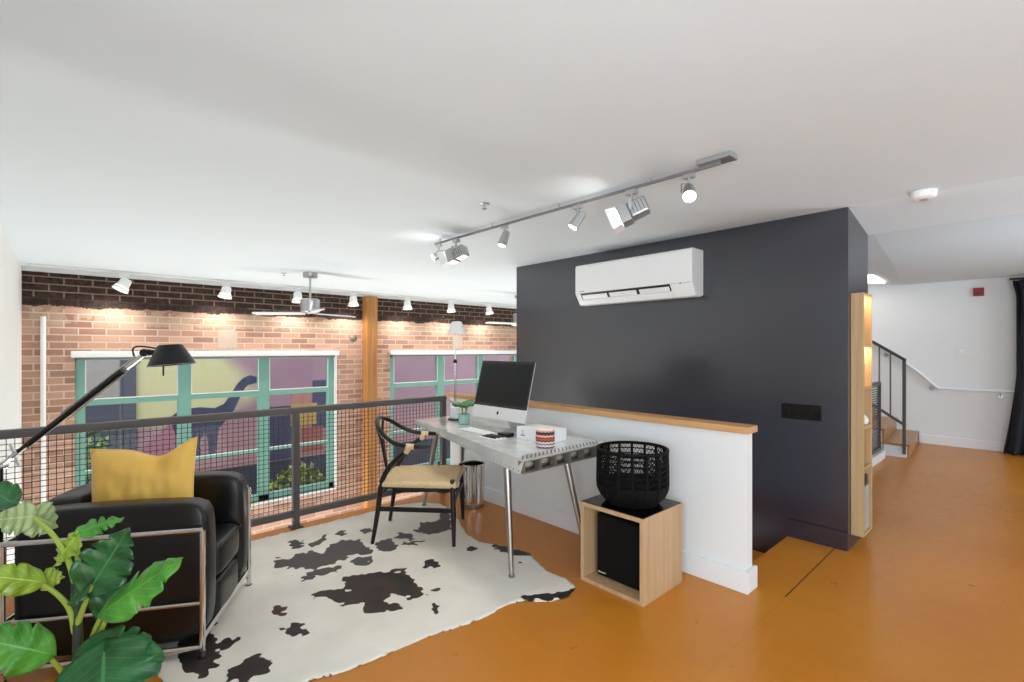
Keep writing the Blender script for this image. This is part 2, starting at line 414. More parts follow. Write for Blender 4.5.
def wall_open(name, axis, pos, th, u0, u1, z0, z1, ops, mat):
    g = G()
    def b(a0, a1, c0, c1):
        if a1 - a0 < 1e-4 or c1 - c0 < 1e-4: return
        if axis == 'X': g.bx(min(pos, pos + th), max(pos, pos + th), a0, a1, c0, c1)
        else: g.bx(a0, a1, min(pos, pos + th), max(pos, pos + th), c0, c1)
    cur = u0
    for (a, c, lo, hi) in sorted(ops):
        b(cur, a, z0, z1); b(a, c, z0, lo); b(a, c, hi, z1); cur = c
    b(cur, u1, z0, z1)
    return struct(name, g, mat)
W1, W2 = (0.10, 3.42), (4.47, 7.80)
WZ = (-0.97, 1.36)
wall_open('wall_brick', 'X', -8.2, -0.34, -0.6, 10.0, -2.85, H, [W1 + WZ, W2 + WZ], m_brick)
wall_open('wall_rear', 'Y', -4.0, -0.2, -0.9, 3.8, 0, H, [(-0.6, 3.0, 0.5, 2.2)], m_white)
wall_open('wall_right', 'X', 3.6, 0.2, -4.2, 10.0, 0, H + 0.02, [(-3.1, 0.3, 0.5, 2.2), (5.5, 8.1, 0.5, 2.2)], m_white)
g = G(); g.bx(-8.2, -0.7, -0.57, -0.37, -2.8, H); struct('wall_left', g, m_white)
g = G(); g.bx(-0.9, -0.7, -4.0, -0.57, 0, H); struct('wall_return', g, m_white)
g = G(); g.bx(-4.25, 3.6, 9.45, 9.65, -2.8, H + 0.3); g.bx(-8.2, -4.25, 9.45, 9.65, -2.8, H); struct('wall_far', g, m_white)
g = G(); g.bx(-4.25, -0.89, 4.0, 4.58, -2.8, H); struct('wall_dark', g, m_navy)
g = G(); g.bx(-4.25, -4.1, 4.58, 9.45, -2.8, H + 0.27); struct('wall_stair_hall', g, m_white)
g = G(); g.bx(-1.02, -0.89, 3.985, 4.0, 0, 0.13); g.prism([(-1.02, 3.985, 0), (-1.27, 3.985, 0), (-1.27, 3.985, 0.13), (-1.02, 3.985, 0.13)], (0, 0.015, 0)); struct('baseboard_dark', g, m_navy)
g = G(); g.bx(-4.05, -1.14, 2.885, 2.985, -0.28, 0.915); struct('wall_half', g, m_white, bevel=0.004)
g = G(); g.bx(-4.03, -1.118, 2.862, 2.885, 0, 0.125); g.bx(-1.14, -1.118, 2.885, 3.005, 0, 0.125); struct('baseboard_half', g, m_trim, bevel=0.003)
g = G(); g.bx(-4.10, -1.115, 2.86, 3.0, 0.915, 0.955); struct('trim_1', g, m_cap, bevel=0.004)
g = G(); g.bx(-1.20, 3.6, 9.42, 9.45, 0, 0.13); struct('baseboard_far', g, m_trim, bevel=0.004)
g = G(); g.bx(-8.2, -8.14, -0.37, 9.45, H - 0.05, H - 0.002); struct('trim_2', g, m_trim)
g = G(); g.bx(EDGE - 0.03, EDGE, -0.37, 3.02, -0.30, -0.01); struct('trim_3', g, m_rail)
g = G(); g.bx(-1.42, -1.33, 4.58, 7.78, 0, 0.10); struct('trim_4', g, m_trim)
# simple frames in unseen windows; rear and side ones added for light
def back_window(name, axis, pos, u0, u1, z0, z1):
    g = G(); t = 0.03
    def b(a0, a1, c0, c1):
        if axis == 'Y': g.bx(a0, a1, pos - t, pos + t, c0, c1)
        else: g.bx(pos - t, pos + t, a0, a1, c0, c1)
    f = 0.06
    b(u0, u0 + f, z0, z1); b(u1 - f, u1, z0, z1); b(u0, u1, z0, z0 + f); b(u0, u1, z1 - f, z1); b((u0 + u1) / 2 - f / 2, (u0 + u1) / 2 + f / 2, z0, z1)
    struct(name, g, m_trim)
back_window('window_3', 'Y', -4.05, -0.6, 3.0, 0.5, 2.2)
back_window('window_4', 'X', 3.65, -3.1, 0.3, 0.5, 2.2)
back_window('window_5', 'X', 3.65, 5.5, 8.1, 0.5, 2.2)

# teal street windows: three lights wide, three rows high
def street_window(n, y0, y1):
    root = bpy.data.objects.new('window_%d' % n, None); C.objects.link(root); root['kind'] = 'structure'
    root.matrix_basis = Matrix.Translation((-8.3, (y0 + y1) / 2, WZ[0]))
    z0, z1 = WZ; g = G(); xa, xb = -8.33, -8.23; j = 0.10
    g.bx(xa, xb, y0, y0 + j, z0, z1); g.bx(xa, xb, y1 - j, y1, z0, z1); g.bx(xa, xb, y0, y1, z0, z0 + j); g.bx(xa, xb, y0, y1, z1 - j, z1)
    W = y1 - y0; ms = [y0 + W * 0.35, y0 + W * 0.665]
    for m in ms: g.bx(xa, xb, m - 0.08, m + 0.08, z0, z1)
    xs = [y0 + j] + [q for m in ms for q in (m - 0.08, m + 0.08)] + [y1 - j]
    for k in range(3):
        a, b = xs[2 * k], xs[2 * k + 1]
        g.bx(xa + 0.02, xb - 0.005, a, b, 0.68, 0.76); g.bx(xa + 0.02, xb - 0.015, a, b, -0.20, -0.15)
    fr = obj('window_frame', g, m_teal, root, bevel=0.006)
    g = G()
    for k in range(3):
        for lo, hi in ((z0 + j, -0.20), (-0.15, 0.68), (0.76, z1 - j)):
            g.faces([(-8.29, xs[2 * k], lo), (-8.29, xs[2 * k + 1], lo), (-8.29, xs[2 * k + 1], hi), (-8.29, xs[2 * k], hi)], [(0, 1, 2, 3)])
    obj('window_pane', g, m_glass, root)
    g = G()                                # white beads around each sash
    for k in range(3):
        a, b = xs[2 * k], xs[2 * k + 1]
        for y in (a, b): g.bx(xb - 0.012, xb - 0.002, y - 0.008, y + 0.008, 0.76, z1 - j)
        g.bx(xb - 0.012, xb - 0.001, a, b, 0.755, 0.77); g.bx(xb - 0.022, xb - 0.01, a, b, -0.155, -0.143)
    obj('glazing_bead', g, m_trim, root)
    g = G(); g.bx(-8.34, -8.185, y0 - 0.02, y1 + 0.03, z0 - 0.05, z0); g.bx(-8.23, -8.19, y1 - 0.005, y1 + 0.04, z0, z1)
    obj('window_sill', g, m_trim, root, bevel=0.006)
street_window(1, *W1); street_window(2, *W2)

for (y0, y1), lab in ((W1, 'white roller blind rolled up over the left street window'), (W2, 'white roller blind rolled up over the window behind the desk')):
    t = thing('roller_blind', lab, 'blind', (-8.17, (y0 + y1) / 2, 1.29))
    g = G(); g.bx(-8.2, -8.10, y0 - 0.04, y1 + 0.04, 1.30, 1.38); obj('cassette', g, m_wplas, t, bevel=0.012)
    g = G(); g.cyl((-8.15, y0 + 0.02, 1.285), (-8.15, y1 - 0.02, 1.285), 0.016); obj('bottom_bar', g, m_grey, t)

# timber post against the brick, conduit and plaster patch
g = G(); g.bx(-8.19, -8.0, 3.92, 4.12, -2.8, H - 0.05)
tag(obj('timber_post', g, m_post, bevel=0.008), 'square orange timber post standing against the brick between the two windows', 'post')
g = G(); g.cyl((-8.165, -0.185, -2.8), (-8.165, -0.185, 1.80), 0.026); tag(obj('conduit_pipe', g, m_wplas), 'thin white vertical pipe on the brick near the left white wall', 'pipe')
for y, lab in ((1.79, 'smooth pale plaster patch on brick above the left street window'), (6.02, 'smooth pale plaster patch on brick behind the white desk lamp')):
    g = G(); g.prism([(-8.2, y - 0.13, 1.42), (-8.2, y + 0.13, 1.42), (-8.2, y + 0.135, 1.66), (-8.2, y + 0.08, 1.70), (-8.2, y - 0.12, 1.69)], (0.008, 0, 0))
    tag(obj('plaster_patch', g, m_plaster), lab, 'wall patch')
for z, lab in ((1.60, 'rusty iron anchor plate beside the timber post, upper one'), (0.40, 'rusty iron anchor plate beside the timber post, lower one')):
    g = G(); g.lathe((-8.2, 3.76, z), [(0, 0.03), (0.02, 0.03), (0.05, 0.012), (0.07, 0)], 12, (1, 0, 0)); tag(obj('anchor_plate', g, m_aldk), lab, 'anchor plate')

# ------------------------------------------------------------------ outdoors
g = G(); g.bx(-30, -8.6, -12, 30, -2.75, -2.6); struct('ground_street', g, m_concrete)
t = thing('mural_building', 'building across the street painted with a pink and yellow mural', 'building', (-14, 6, -2.6))
g = G(); g.bx(-14.6, -14.0, 1.19, 24, -2.6, 5); obj('wall', g, m_mural, t)
g = G(); g.bx(-14.6, -13.93, 0.98, 1.21, -2.6, 5); g.bx(-14.5, -13.98, 0.95, 1.2, -2.6, 5); obj('pilaster', g, m_charcoal, t)
m_dkbase = M('dark_blue_mural_base', (44, 48, 66), 0.7, vary=0.15)
m_dino = M('slate_blue_mural_paint', (56, 58, 84), 0.75, vary=0.25, nscale=3)
g = G(); g.bx(-14.05, -13.96, 1.21, 24, -2.6, -1.62); obj('plinth', g, m_dkbase, t)
# long-necked animal painted on the wall: outline as (y, z)
dino = [(2.17, -0.04), (2.46, -0.02), (2.78, -0.07), (2.98, 0.02), (3.14, 0.26), (3.28, 0.51), (3.42, 0.66), (3.58, 0.73), (3.75, 0.67), (3.79, 0.56), (3.73, 0.52), (3.53, 0.47), (3.46, 0.40), (3.35, 0.17), (3.21, -0.15), (3.03, -0.39), (2.87, -0.58), (2.83, -0.88), (2.78, -1.27), (2.65, -1.25), (2.63, -0.85), (2.57, -0.65), (2.46, -0.83), (2.48, -1.23), (2.36, -1.23), (2.32, -0.81), (2.25, -0.56), (2.05, -0.78), (1.93, -0.57), (1.85, -0.23), (2.01, -0.08)]
g = G(); g.prism([(-14.0, y, z) for y, z in dino], (0.012, 0, 0)); obj('painted_dinosaur', g, m_dino, t)
def blocks(lst):
    for nm, y0, y1, z0, z1, c, dx in lst:
        g = G(); g.bx(-14.0, -14.0 + dx, y0, y1, z0, z1); obj(nm, g, M('mural_' + nm, c, 0.75, vary=0.1), t)
blocks([('painted_tower', 4.62, 5.15, -0.75, 0.36, (156, 112, 104), 0.014), ('painted_gold_block', 4.60, 5.32, -0.72, -0.12, (166, 136, 76), 0.018), ('painted_dark_block', 5.20, 6.1, -0.85, 0.52, (54, 56, 82), 0.016),
        ('painted_red_block', 4.9, 5.5, -1.5, -0.80, (140, 84, 76), 0.022), ('painted_night_hill', 3.95, 4.62, -1.6, -0.15, (56, 58, 84), 0.011)])
g = G(); g.prism([(-14, 1.21, -1.0), (-14, 2.1, -0.1), (-14, 2.1, -1.6), (-14, 1.21, -1.6)], (0.010, 0, 0)); obj('painted_hill', g, M('mural_violet', (150, 96, 112), 0.75), t)
t2 = thing('neighbour_building', 'dark building far left beyond the street window', 'building', (-20, -3, -2.6))
g = G(); g.bx(-20.5, -20, -14, 3.0, -2.6, 5); obj('wall', g, m_charcoal, t2)
for k in range(4):
    g = G(); g.bx(-20.02, -19.95, -5.4 + k * 1.9, -4.3 + k * 1.9, -0.2, 1.3); obj('window', g, m_concrete, t2)

def bush(name, label, c, rx, ry, rz, n, cols, seed):
    rnd = random.Random(seed); t = thing(name, label, 'shrub', (c[0], c[1], c[2]))
    g = G()
    for k in range(n):
        while True:
            q = Vector((rnd.uniform(-1, 1), rnd.uniform(-1, 1), rnd.uniform(0, 1)))
            if 0.35 < q.length < 1: break
        p = Vector((c[0] + q.x * rx, c[1] + q.y * ry, c[2] + 0.25 * rz + q.z * rz * 0.75)); s = rnd.uniform(0.05, 0.10)
        a = Vector((rnd.uniform(-1, 1), rnd.uniform(-1, 1), rnd.uniform(-.6, 1))).normalized(); b = a.orthogonal().normalized()
        g.mi = rnd.randrange(len(cols))
        g.faces([p - a * s, p + b * s * .5, p + a * s, p - b * s * .5], [(0, 1, 2, 3)])
    obj('foliage', g, cols, t, fix=False)
    g = G()
    for k in range(7):
        a = 2 * PI * k / 7; g.tube([(c[0], c[1], c[2]), (c[0] + rx * .4 * math.cos(a), c[1] + ry * .5 * math.sin(a), c[2] + rz * .7)], [0.03, 0.01], 6)
    obj('stem', g, m_stemd, t)
lf = [M('bush_leaf_bright', (186, 190, 92), 0.5), M('bush_leaf_mid', (124, 142, 62), 0.5), M('bush_leaf_dark', (60, 84, 44), 0.5)]
lf2 = [M('hedge_leaf_mid', (110, 140, 76), 0.5), M('hedge_leaf_dark', (56, 84, 46), 0.5)]
bush('shrub', 'yellow green leafy shrub outside the lower right of the left window', (-10.0, 3.45, -2.6), 0.55, 0.75, 1.75, 900, lf, 3)
bush('shrub', 'low green shrub outside the street window behind the armchair', (-10.0, 1.9, -2.6), 0.5, 0.5, 1.45, 420, lf, 4)
bush('shrub', 'green shrub at far left edge of the left window', (-12.2, 0.45, -2.6), 0.6, 0.35, 2.6, 700, lf2, 5)

# ------------------------------------------------------------------ railing along the loft edge
RX = -3.96
t = thing('railing', 'grey metal railing with black wire mesh along the loft edge', 'railing', (RX, 1.2, 0))
g = G(); g.bx(RX - 0.03, RX + 0.03, -0.37, 2.76, 0.895, 0.945); obj('top_rail', g, m_rail, t, bevel=0.006)
g = G(); g.bx(RX - 0.02, RX + 0.02, -0.37, 2.76, 0.085, 0.135); obj('bottom_rail', g, m_rail, t, bevel=0.004)
posts = [-0.30, 1.34, 2.735]
for y in posts:
    g = G(); g.bx(RX - 0.025, RX + 0.025, y - 0.025, y + 0.025, 0.0, 0.895); p = obj('post', g, m_rail, t, bevel=0.004)
    g = G(); g.bx(RX - 0.045, RX + 0.045, y - 0.045, y + 0.045, 0.0, 0.012); obj('base_plate', g, m_rail, p)
for a, b in zip(posts, posts[1:]):
    g = G(); n = int((b - a - 0.05) / 0.034)
    for k in range(1, n): y = a + 0.025 + (b - a - 0.05) * k / n; g.bar((RX, y, 0.135), (RX, y, 0.895), 0.0036, 0.0036, (0, 1, 0))
    nz = 23
    for k in range(1, nz): z = 0.135 + 0.76 * k / nz; g.bar((RX, a + .025, z), (RX, b - .025, z), 0.0036, 0.0036)
    obj('mesh_panel', g, m_black, t)

# ------------------------------------------------------------------ cowhide rug
RUG = [(313, 681), (352, 669.5), (395, 652), (426, 638), (469, 624.5), (491, 615), (508, 604), (524, 601), (538, 602.5), (551, 602), (569, 597), (576, 588), (567, 579.6), (551, 574), (540, 566), (532, 556),
       (512, 548), (497, 545.6), (480, 543), (468, 536), (460, 524), (452, 512), (440, 504), (420, 503), (400, 505), (360, 513), (300, 527), (250, 540), (205, 556), (165, 574), (130, 605), (150, 650), (165, 690), (215, 730), (262, 712)]
def cp(lst): return [(200 + x / 2.56, 480 + y / 2.56) for x, y in lst]
SPOTS = [  # (polygon, brownness, greyness)
    (cp([(225, 165), (245, 155), (262, 160), (270, 172), (240, 181)]), 0, .6), (cp([(280, 167), (300, 160), (320, 147), (326, 158), (300, 170), (285, 175)]), 0, .7), (cp([(338, 143), (362, 131), (380, 138), (355, 151)]), 0, .7),
    (cp([(410, 130), (440, 126), (446, 136), (418, 139)]), 0, .8),
    (cp([(185, 228), (195, 203), (225, 208), (245, 190), (300, 183), (318, 190), (330, 170), (370, 160), (412, 155), (425, 172), (445, 182), (440, 192), (385, 196), (370, 210), (345, 214), (330, 222), (290, 235), (265, 228), (240, 234)]), 0, .8),
    (cp([(254, 258), (270, 240), (300, 231), (364, 222), (352, 238), (300, 252), (262, 266)]), 0, .7), (cp([(383, 222), (388, 207), (430, 196), (452, 208), (420, 223)]), 0, .8), (cp([(452, 186), (445, 168), (455, 158), (485, 154), (513, 170), (492, 188)]), 0, .8),
    (cp([(500, 152), (515, 138), (545, 142), (542, 156)]), 0, .8), (cp([(513, 172), (545, 155), (572, 160), (552, 173)]), 0, .8), (cp([(548, 134), (565, 112), (605, 110), (612, 88), (640, 84), (650, 118), (640, 132), (610, 140), (590, 142)]), 0, .8),
    (cp([(278, 306), (300, 292), (350, 290), (378, 292), (362, 262), (385, 248), (440, 240), (470, 241), (520, 244), (545, 255), (560, 275), (580, 285), (575, 302), (545, 309), (520, 300), (490, 300), (460, 318), (510, 319), (517, 333), (480, 338), (455, 352), (412, 352), (405, 335), (425, 320), (370, 336), (345, 320), (310, 312)]), .35, 0),
    (cp([(488, 240), (500, 229), (530, 230), (525, 243)]), .9, 0), (cp([(590, 287), (610, 277), (622, 290), (600, 294)]), .8, 0), (cp([(586, 336), (600, 321), (615, 328), (606, 344)]), 0, 0), (cp([(568, 215), (600, 207), (614, 216), (608, 228), (575, 229)]), 0, 0),
    (cp([(180, 347), (188, 320), (215, 330), (226, 347), (205, 354)]), .9, 0), (cp([(208, 392), (232, 374), (270, 375), (282, 396), (250, 405), (220, 405)]), .1, 0), (cp([(62, 500), (85, 478), (112, 470), (150, 450), (186, 466), (175, 500), (140, 520), (66, 522)]), .2, 0),
    (cp([(-40, 380), (30, 378), (48, 415), (104, 409), (95, 427), (50, 442), (42, 480), (0, 512), (-60, 500)]), .1, 0), (cp([(664, 180), (690, 170), (722, 176), (700, 186)]), 0, 0), (cp([(744, 172), (755, 166), (830, 180), (852, 198), (800, 196), (770, 191)]), 0, .3),
    (cp([(822, 306), (850, 292), (900, 296), (968, 275), (956, 300), (890, 314), (840, 312)]), 0, 0), (cp([(812, 206), (832, 207), (828, 216)]), 0, 0)]
def pip(poly, X, Y):
    ins = np.zeros(X.shape, bool); n = len(poly); d = np.full(X.shape, 1e9)
    for i in range(n):
        x0, y0 = poly[i]; x1, y1 = poly[(i + 1) % n]
        if y0 != y1:
            c = ((y0 > Y) != (y1 > Y)) & (X < (x1 - x0) * (Y - y0) / (y1 - y0) + x0); ins ^= c
        dx, dy = x1 - x0, y1 - y0; L = dx * dx + dy * dy + 1e-12
        tt = np.clip(((X - x0) * dx + (Y - y0) * dy) / L, 0, 1); d = np.minimum(d, np.hypot(X - x0 - tt * dx, Y - y0 - tt * dy))
    return ins, np.where(ins, -d, d)
def make_rug():
    W = lambda pl: [floor_pt(x, y).xy[:] for x, y in pl]
    out = [(max(x, -3.88), y) for x, y in W(RUG)]; st = 0.0115
    xs = np.arange(min(p[0] for p in out) - .03, max(p[0] for p in out) + .03, st); ys = np.arange(min(p[1] for p in out) - .03, max(p[1] for p in out) + .03, st)
    X, Y = np.meshgrid(xs, ys, indexing='ij'); 
    wob = np.vectorize(lambda a, b: noise.noise(Vector((a * 9, b * 9, 3)))) (X, Y); wob2 = np.vectorize(lambda a, b: noise.noise(Vector((a * 26, b * 26, 9))))(X, Y)
    fold = np.vectorize(lambda a, b: noise.noise(Vector((a * 1.7, b * 3.1, 5))))(X, Y)
    sd = pip(out, X, Y)[1] + wob * 0.012 + wob2 * 0.006; gx, gy_ = np.gradient(sd, st); gl = np.maximum(np.hypot(gx, gy_), .3); near = np.abs(sd) < st * .75
    PX = X - np.where(near, sd * gx / gl ** 2, 0); PY = Y - np.where(near, sd * gy_ / gl ** 2, 0)
    best = np.full(X.shape, 1.0); br = np.zeros(X.shape); gr = np.zeros(X.shape)
    for poly, b, gy in SPOTS:
        d = pip(W(poly), X, Y)[1] + wob * 0.028 + wob2 * 0.040 + 0.004
        m = d < best; best = np.where(m, d, best); br = np.where(m, b, br); gr = np.where(m, gy, gr)
    mask = np.clip(0.5 - best / 0.03, 0, 1); br = np.clip(br + np.where(br > 0, wob * 0.6, 0), 0, 1)
    Z = 0.010 + np.clip(fold, 0, 1) * 0.018 * np.clip(-sd / 0.12, 0, 1)
    Z = np.where(sd > -0.012, 0.006, Z)
    idx = -np.ones(X.shape, int); vs = []; cols = []
    keep = sd < st * .75
    for i, j in zip(*np.nonzero(keep)):
        idx[i, j] = len(vs); vs.append((PX[i, j], PY[i, j], Z[i, j])); cols += [mask[i, j], br[i, j], gr[i, j], 1.0]
    fs = []
    for i in range(X.shape[0] - 1):
        for j in range(X.shape[1] - 1):
            q = (idx[i, j], idx[i + 1, j], idx[i + 1, j + 1], idx[i, j + 1])
            if min(q) >= 0: fs.append(q)
    me = bpy.data.meshes.new('cowhide_rug'); c = Vector((-2.9, 1.3, 0.0))
    me.from_pydata([(a - c.x, b - c.y, z) for a, b, z in vs], [], fs)
    at = me.color_attributes.new('hide', 'FLOAT_COLOR', 'POINT'); at.data.foreach_set('color', cols)
    for p in me.polygons: p.use_smooth = True
    me.materials.append(m_rug); o = bpy.data.objects.new('cowhide_rug', me); o.location = c; C.objects.link(o)
    md = o.modifiers.new('thick', 'SOLIDIFY'); md.thickness = 0.005; md.offset = -1
    tag(o, 'black and white spotted cowhide rug on the ochre floor', 'rug')
make_rug()

# ------------------------------------------------------------------ armchair (tubular steel frame, leather cushions)
def armchair():
    f = Vector((0.495, 0.869, 0)).normalized(); rz = math.atan2(f.y, f.x) - PI / 2
    t = thing('armchair', 'black leather armchair in a tubular chrome frame beside the railing', 'armchair', (-2.56, 0.46, 0), rz)
    # local: y = forward, x = towards camera side is 0, far side is -WD
    WD, DP, r = 0.69, 0.75, 0.0125; L = dict(local=True)
    def P(u, v, z): return (-u, v, z)
    for u, v in ((0, 0), (WD, 0), (0, -DP), (WD, -DP)):
        g = G(); g.cyl(P(u, v, 0.012), P(u, v, 0.585), r, n=14); lg = obj('leg', g, m_chrome, t, **L)
        g = G(); g.cyl(P(u, v, 0.0), P(u, v, 0.014), r + 0.004, n=14); obj('foot', g, m_black, lg, **L)
    def loop(z, front):
        a = smooth_path([P(0, -0.004, z), P(0, -DP + 0.04, z), P(0.012, -DP + 0.006, z), P(0.05, -DP, z), P(WD - 0.05, -DP, z), P(WD - 0.012, -DP + 0.006, z), P(WD, -DP + 0.04, z), P(WD, -0.004, z)], 5)
        return a
    g = G(); g.tube(loop(0.585, 0), r, 12); obj('upper_rail', g, m_chrome, t, **L)
    g = G(); g.tube(loop(0.255, 0), r * 0.75, 12); obj('middle_rail', g, m_chrome, t, **L)
    g = G(); g.tube([P(0, 0, 0.055), P(0, -DP, 0.055)], r * 1.1, 12); g.tube([P(WD, 0, 0.055), P(WD, -DP, 0.055)], r, 12); g.tube([P(0, -DP, 0.055), P(WD, -DP, 0.055)], r, 12)
    g.bar(P(0, 0, 0.10), P(WD, 0, 0.10), 0.012, 0.03); obj('base_rail', g, m_chrome, t, **L)
    def cushion(name, u0, u1, v0, v1, z0, z1, bev=0.026, puff=0.010):
        g = G(); nu, nv, nz = 7, 7, 7; bm = g.b
        g.bx(-u1, -u0, v0, v1, z0, z1)
        bmesh.ops.subdivide_edges(bm, edges=bm.edges, cuts=5, use_grid_fill=True)
        c = Vector((-(u0 + u1) / 2, (v0 + v1) / 2, (z0 + z1) / 2)); h = Vector(((u1 - u0) / 2, (v1 - v0) / 2, (z1 - z0) / 2))
        for v in bm.verts:
            d = v.co - c; q = Vector((d.x / h.x, d.y / h.y, d.z / h.z))
            # squash to a rounded box and puff the middle of every face
            rr = min(bev, min(h)); inner = Vector((max(-h.x + rr, min(h.x - rr, d.x)), max(-h.y + rr, min(h.y - rr, d.y)), max(-h.z + rr, min(h.z - rr, d.z))))
            e = d - inner
            if e.length > 1e-6: d = inner + e.normalized() * rr
            for i in range(3):
                j, k = (i + 1) % 3, (i + 2) % 3
                if abs(q[i]) > 0.99: d[i] += math.copysign(puff, q[i]) * (1 - q[j] ** 2) * (1 - q[k] ** 2)
            v.co = c + d
        o = obj(name, g, m_leather, t, sub=1, smooth=True, **L)
        return o
    def piping(par, u0, u1, v0, v1, z, rr=0.02):
        g = G(); pts = [P(u0 + rr, v0, z), P(u1 - rr, v0, z), P(u1, v0 + rr, z), P(u1, v1 - rr, z), P(u1 - rr, v1, z), P(u0 + rr, v1, z), P(u0, v1 - rr, z), P(u0, v0 + rr, z)]
        g.tube(pts, 0.004, 8, closed=True); obj('piping', g, m_leather, par, **L)
    cushion('arm_cushion', 0.018, 0.165, -DP + 0.02, 0.005, 0.07, 0.70); cushion('arm_cushion', WD - 0.165, WD - 0.018, -DP + 0.02, 0.005, 0.07, 0.70)
    cushion('back_cushion', 0.17, WD - 0.17, -DP + 0.02, -DP + 0.18, 0.26, 0.71)
    s1 = cushion('seat_cushion', 0.168, WD - 0.168, -DP + 0.185, 0.01, 0.275, 0.455, 0.03, 0.012); piping(s1, 0.172, WD - 0.172, -DP + 0.19, 0.012, 0.43)
    cushion('seat_base', 0.168, WD - 0.168, -DP + 0.03, 0.005, 0.075, 0.272, 0.02, 0.004)
armchair()

# ------------------------------------------------------------------ yellow pillow
def pillow():
    c = Vector((-3.0, 0.285, 0.452)); face = Vector((0.92, -0.36, 0.10)).normalized()
    ux = Vector((-face.y, face.x, 0)).normalized() * 1; uz = face.cross(ux).normalized()
    if uz.z < 0: uz = -uz
    SU, S = 0.215, 0.240
    t = thing('throw_pillow', 'mustard yellow square throw pillow propped on the black armchair', 'pillow', c)
    def P(u, v, side):
        a, b = u * 2 - 1, v * 2 - 1
        pin = 1 - 0.10 * (1 - a * a) * abs(b) ** 3 ; pin2 = 1 - 0.06 * (1 - b * b) * abs(a) ** 3
        # top edge dips between the two ears
        dip = -0.055 * max(0, b) ** 3 * math.exp(-((a - 0.30) / 0.42) ** 2)
        tilt = 0.018 * a * max(0, b)
        hh = 0.085 * ((1 - a ** 4) * (1 - b ** 4)) ** 0.55
        wr = 0.006 * noise.noise(Vector((a * 5, b * 3.2, 4 + side))) * (1 - a * a) * 3 * (1 - b * b)
        q = c + ux * (a * SU * pin2 * 1.02) + uz * (S + b * S * pin + dip + tilt) + face * (side * (hh + wr))
        if side > 0: q = q - face * 0.04 * math.exp(-(((a - 0.32) / 0.22) ** 2 + ((b - 0.62) / 0.3) ** 2))
        return q
    g = G()
    for s in (1, -1): g.grid(lambda u, v: P(u, v, s), 41, 41)
    bmesh.ops.remove_doubles(g.b, verts=g.b.verts, dist=0.0008)
    obj('cover', g, m_yellow, t, smooth=True)
    g = G(); ring = [P(k / 20, 0, 0) for k in range(20)] + [P(1, k / 20, 0) for k in range(20)] + [P(1 - k / 20, 1, 0) for k in range(20)] + [P(0, 1 - k / 20, 0) for k in range(20)]
    g.tube(ring, 0.005, 8, closed=True); obj('piping', g, m_yellow, t)
pillow()

# ------------------------------------------------------------------ arm lamp behind the armchair
def arm_lamp():
    b = Vector((-3.19, -0.215, 0))
    t = thing('floor_lamp', 'black adjustable arm floor lamp reaching over the armchair', 'floor lamp', b)
    g = G(); g.lathe(b, [(0, 0), (0.11, 0), (0.11, 0.012), (0.1, 0.02), (0.02, 0.026), (0, 0.026)], 36); obj('base', g, m_black, t)
    g = G(); g.cyl(b + Vector((0, 0, 0.02)), b + Vector((0, 0, 0.86)), 0.013); obj('stem', g, m_black, t)
    j = b + Vector((0, 0, 0.87)); hd = Vector((-2.86, 0.285, 1.385)); d = (hd - j).normalized(); side = d.cross(Vector((0, 0, 1))).normalized(); nrm = side.cross(d)
    g = G(); g.cyl(j - side * 0.03, j + side * 0.03, 0.016); g.bar(j - d * 0.10, j + d * 0.10, 0.02, 0.012); g.bar(j + d * 0.06 - nrm * 0.05, j + d * 0.10 + nrm * 0.05, 0.01, 0.01); obj('elbow_joint', g, m_chrome, t)
    g = G(); g.bar(j + d * 0.06, j + d * 0.16, 0.014, 0.016); g.cyl(j + d * 0.14, j + d * 0.66, 0.0135); obj('arm', g, m_black, t)
    g = G()
    for k in (-1, 1): g.cyl(j + d * 0.34 + nrm * 0.020 * k, hd - d * 0.045 + nrm * 0.016 * k, 0.0035, n=8)
    g.bar(hd - d * 0.11, hd - d * 0.02, 0.012, 0.018); obj('tension_rod', g, m_chrome, t)
    hv = RT.copy(); top = hd + hv * 0.115 + Vector((0, 0, 0.02))
    g = G(); g.cyl(hd - side * 0.02, hd + side * 0.02, 0.018); g.bar(hd, hd + hv * 0.08, 0.016, 0.024); g.tube(smooth_path([hd - d * 0.05 + nrm * 0.02, hd - d * 0.03 + nrm * 0.05, hd + nrm * 0.04, hd + hv * 0.05 + Vector((0, 0, 0.02))]), 0.004, 8); obj('head_joint', g, m_black, t)
    ax = Vector((0.05, -0.02, 1)).normalized(); ax = (Vector((0, 0, 1)) - hv * 0.10).normalized()
    g = G(); g.lathe(top, [(0, 0.016), (0.049, 0.016), (0.052, 0.012), (0.098, -0.078), (0.095, -0.079), (0.048, 0.004), (0, 0.006)], 40, ax); sh = obj('lamp_shade', g, m_black, t)
    g = G(); g.lathe(top - ax * 0.05, [(0, -0.025), (0.02, -0.018), (0.028, 0), (0.02, 0.022), (0.012, 0.045), (0, 0.045)], 20, ax); obj('bulb', g, m_wplas, sh)
    g = G(); q = top - ax * 0.07 - hv * 0.04; g.cyl(q, q - Vector((0, 0, 0.06)), 0.004, n=8); obj('switch_rod', g, m_black, t)
arm_lamp()

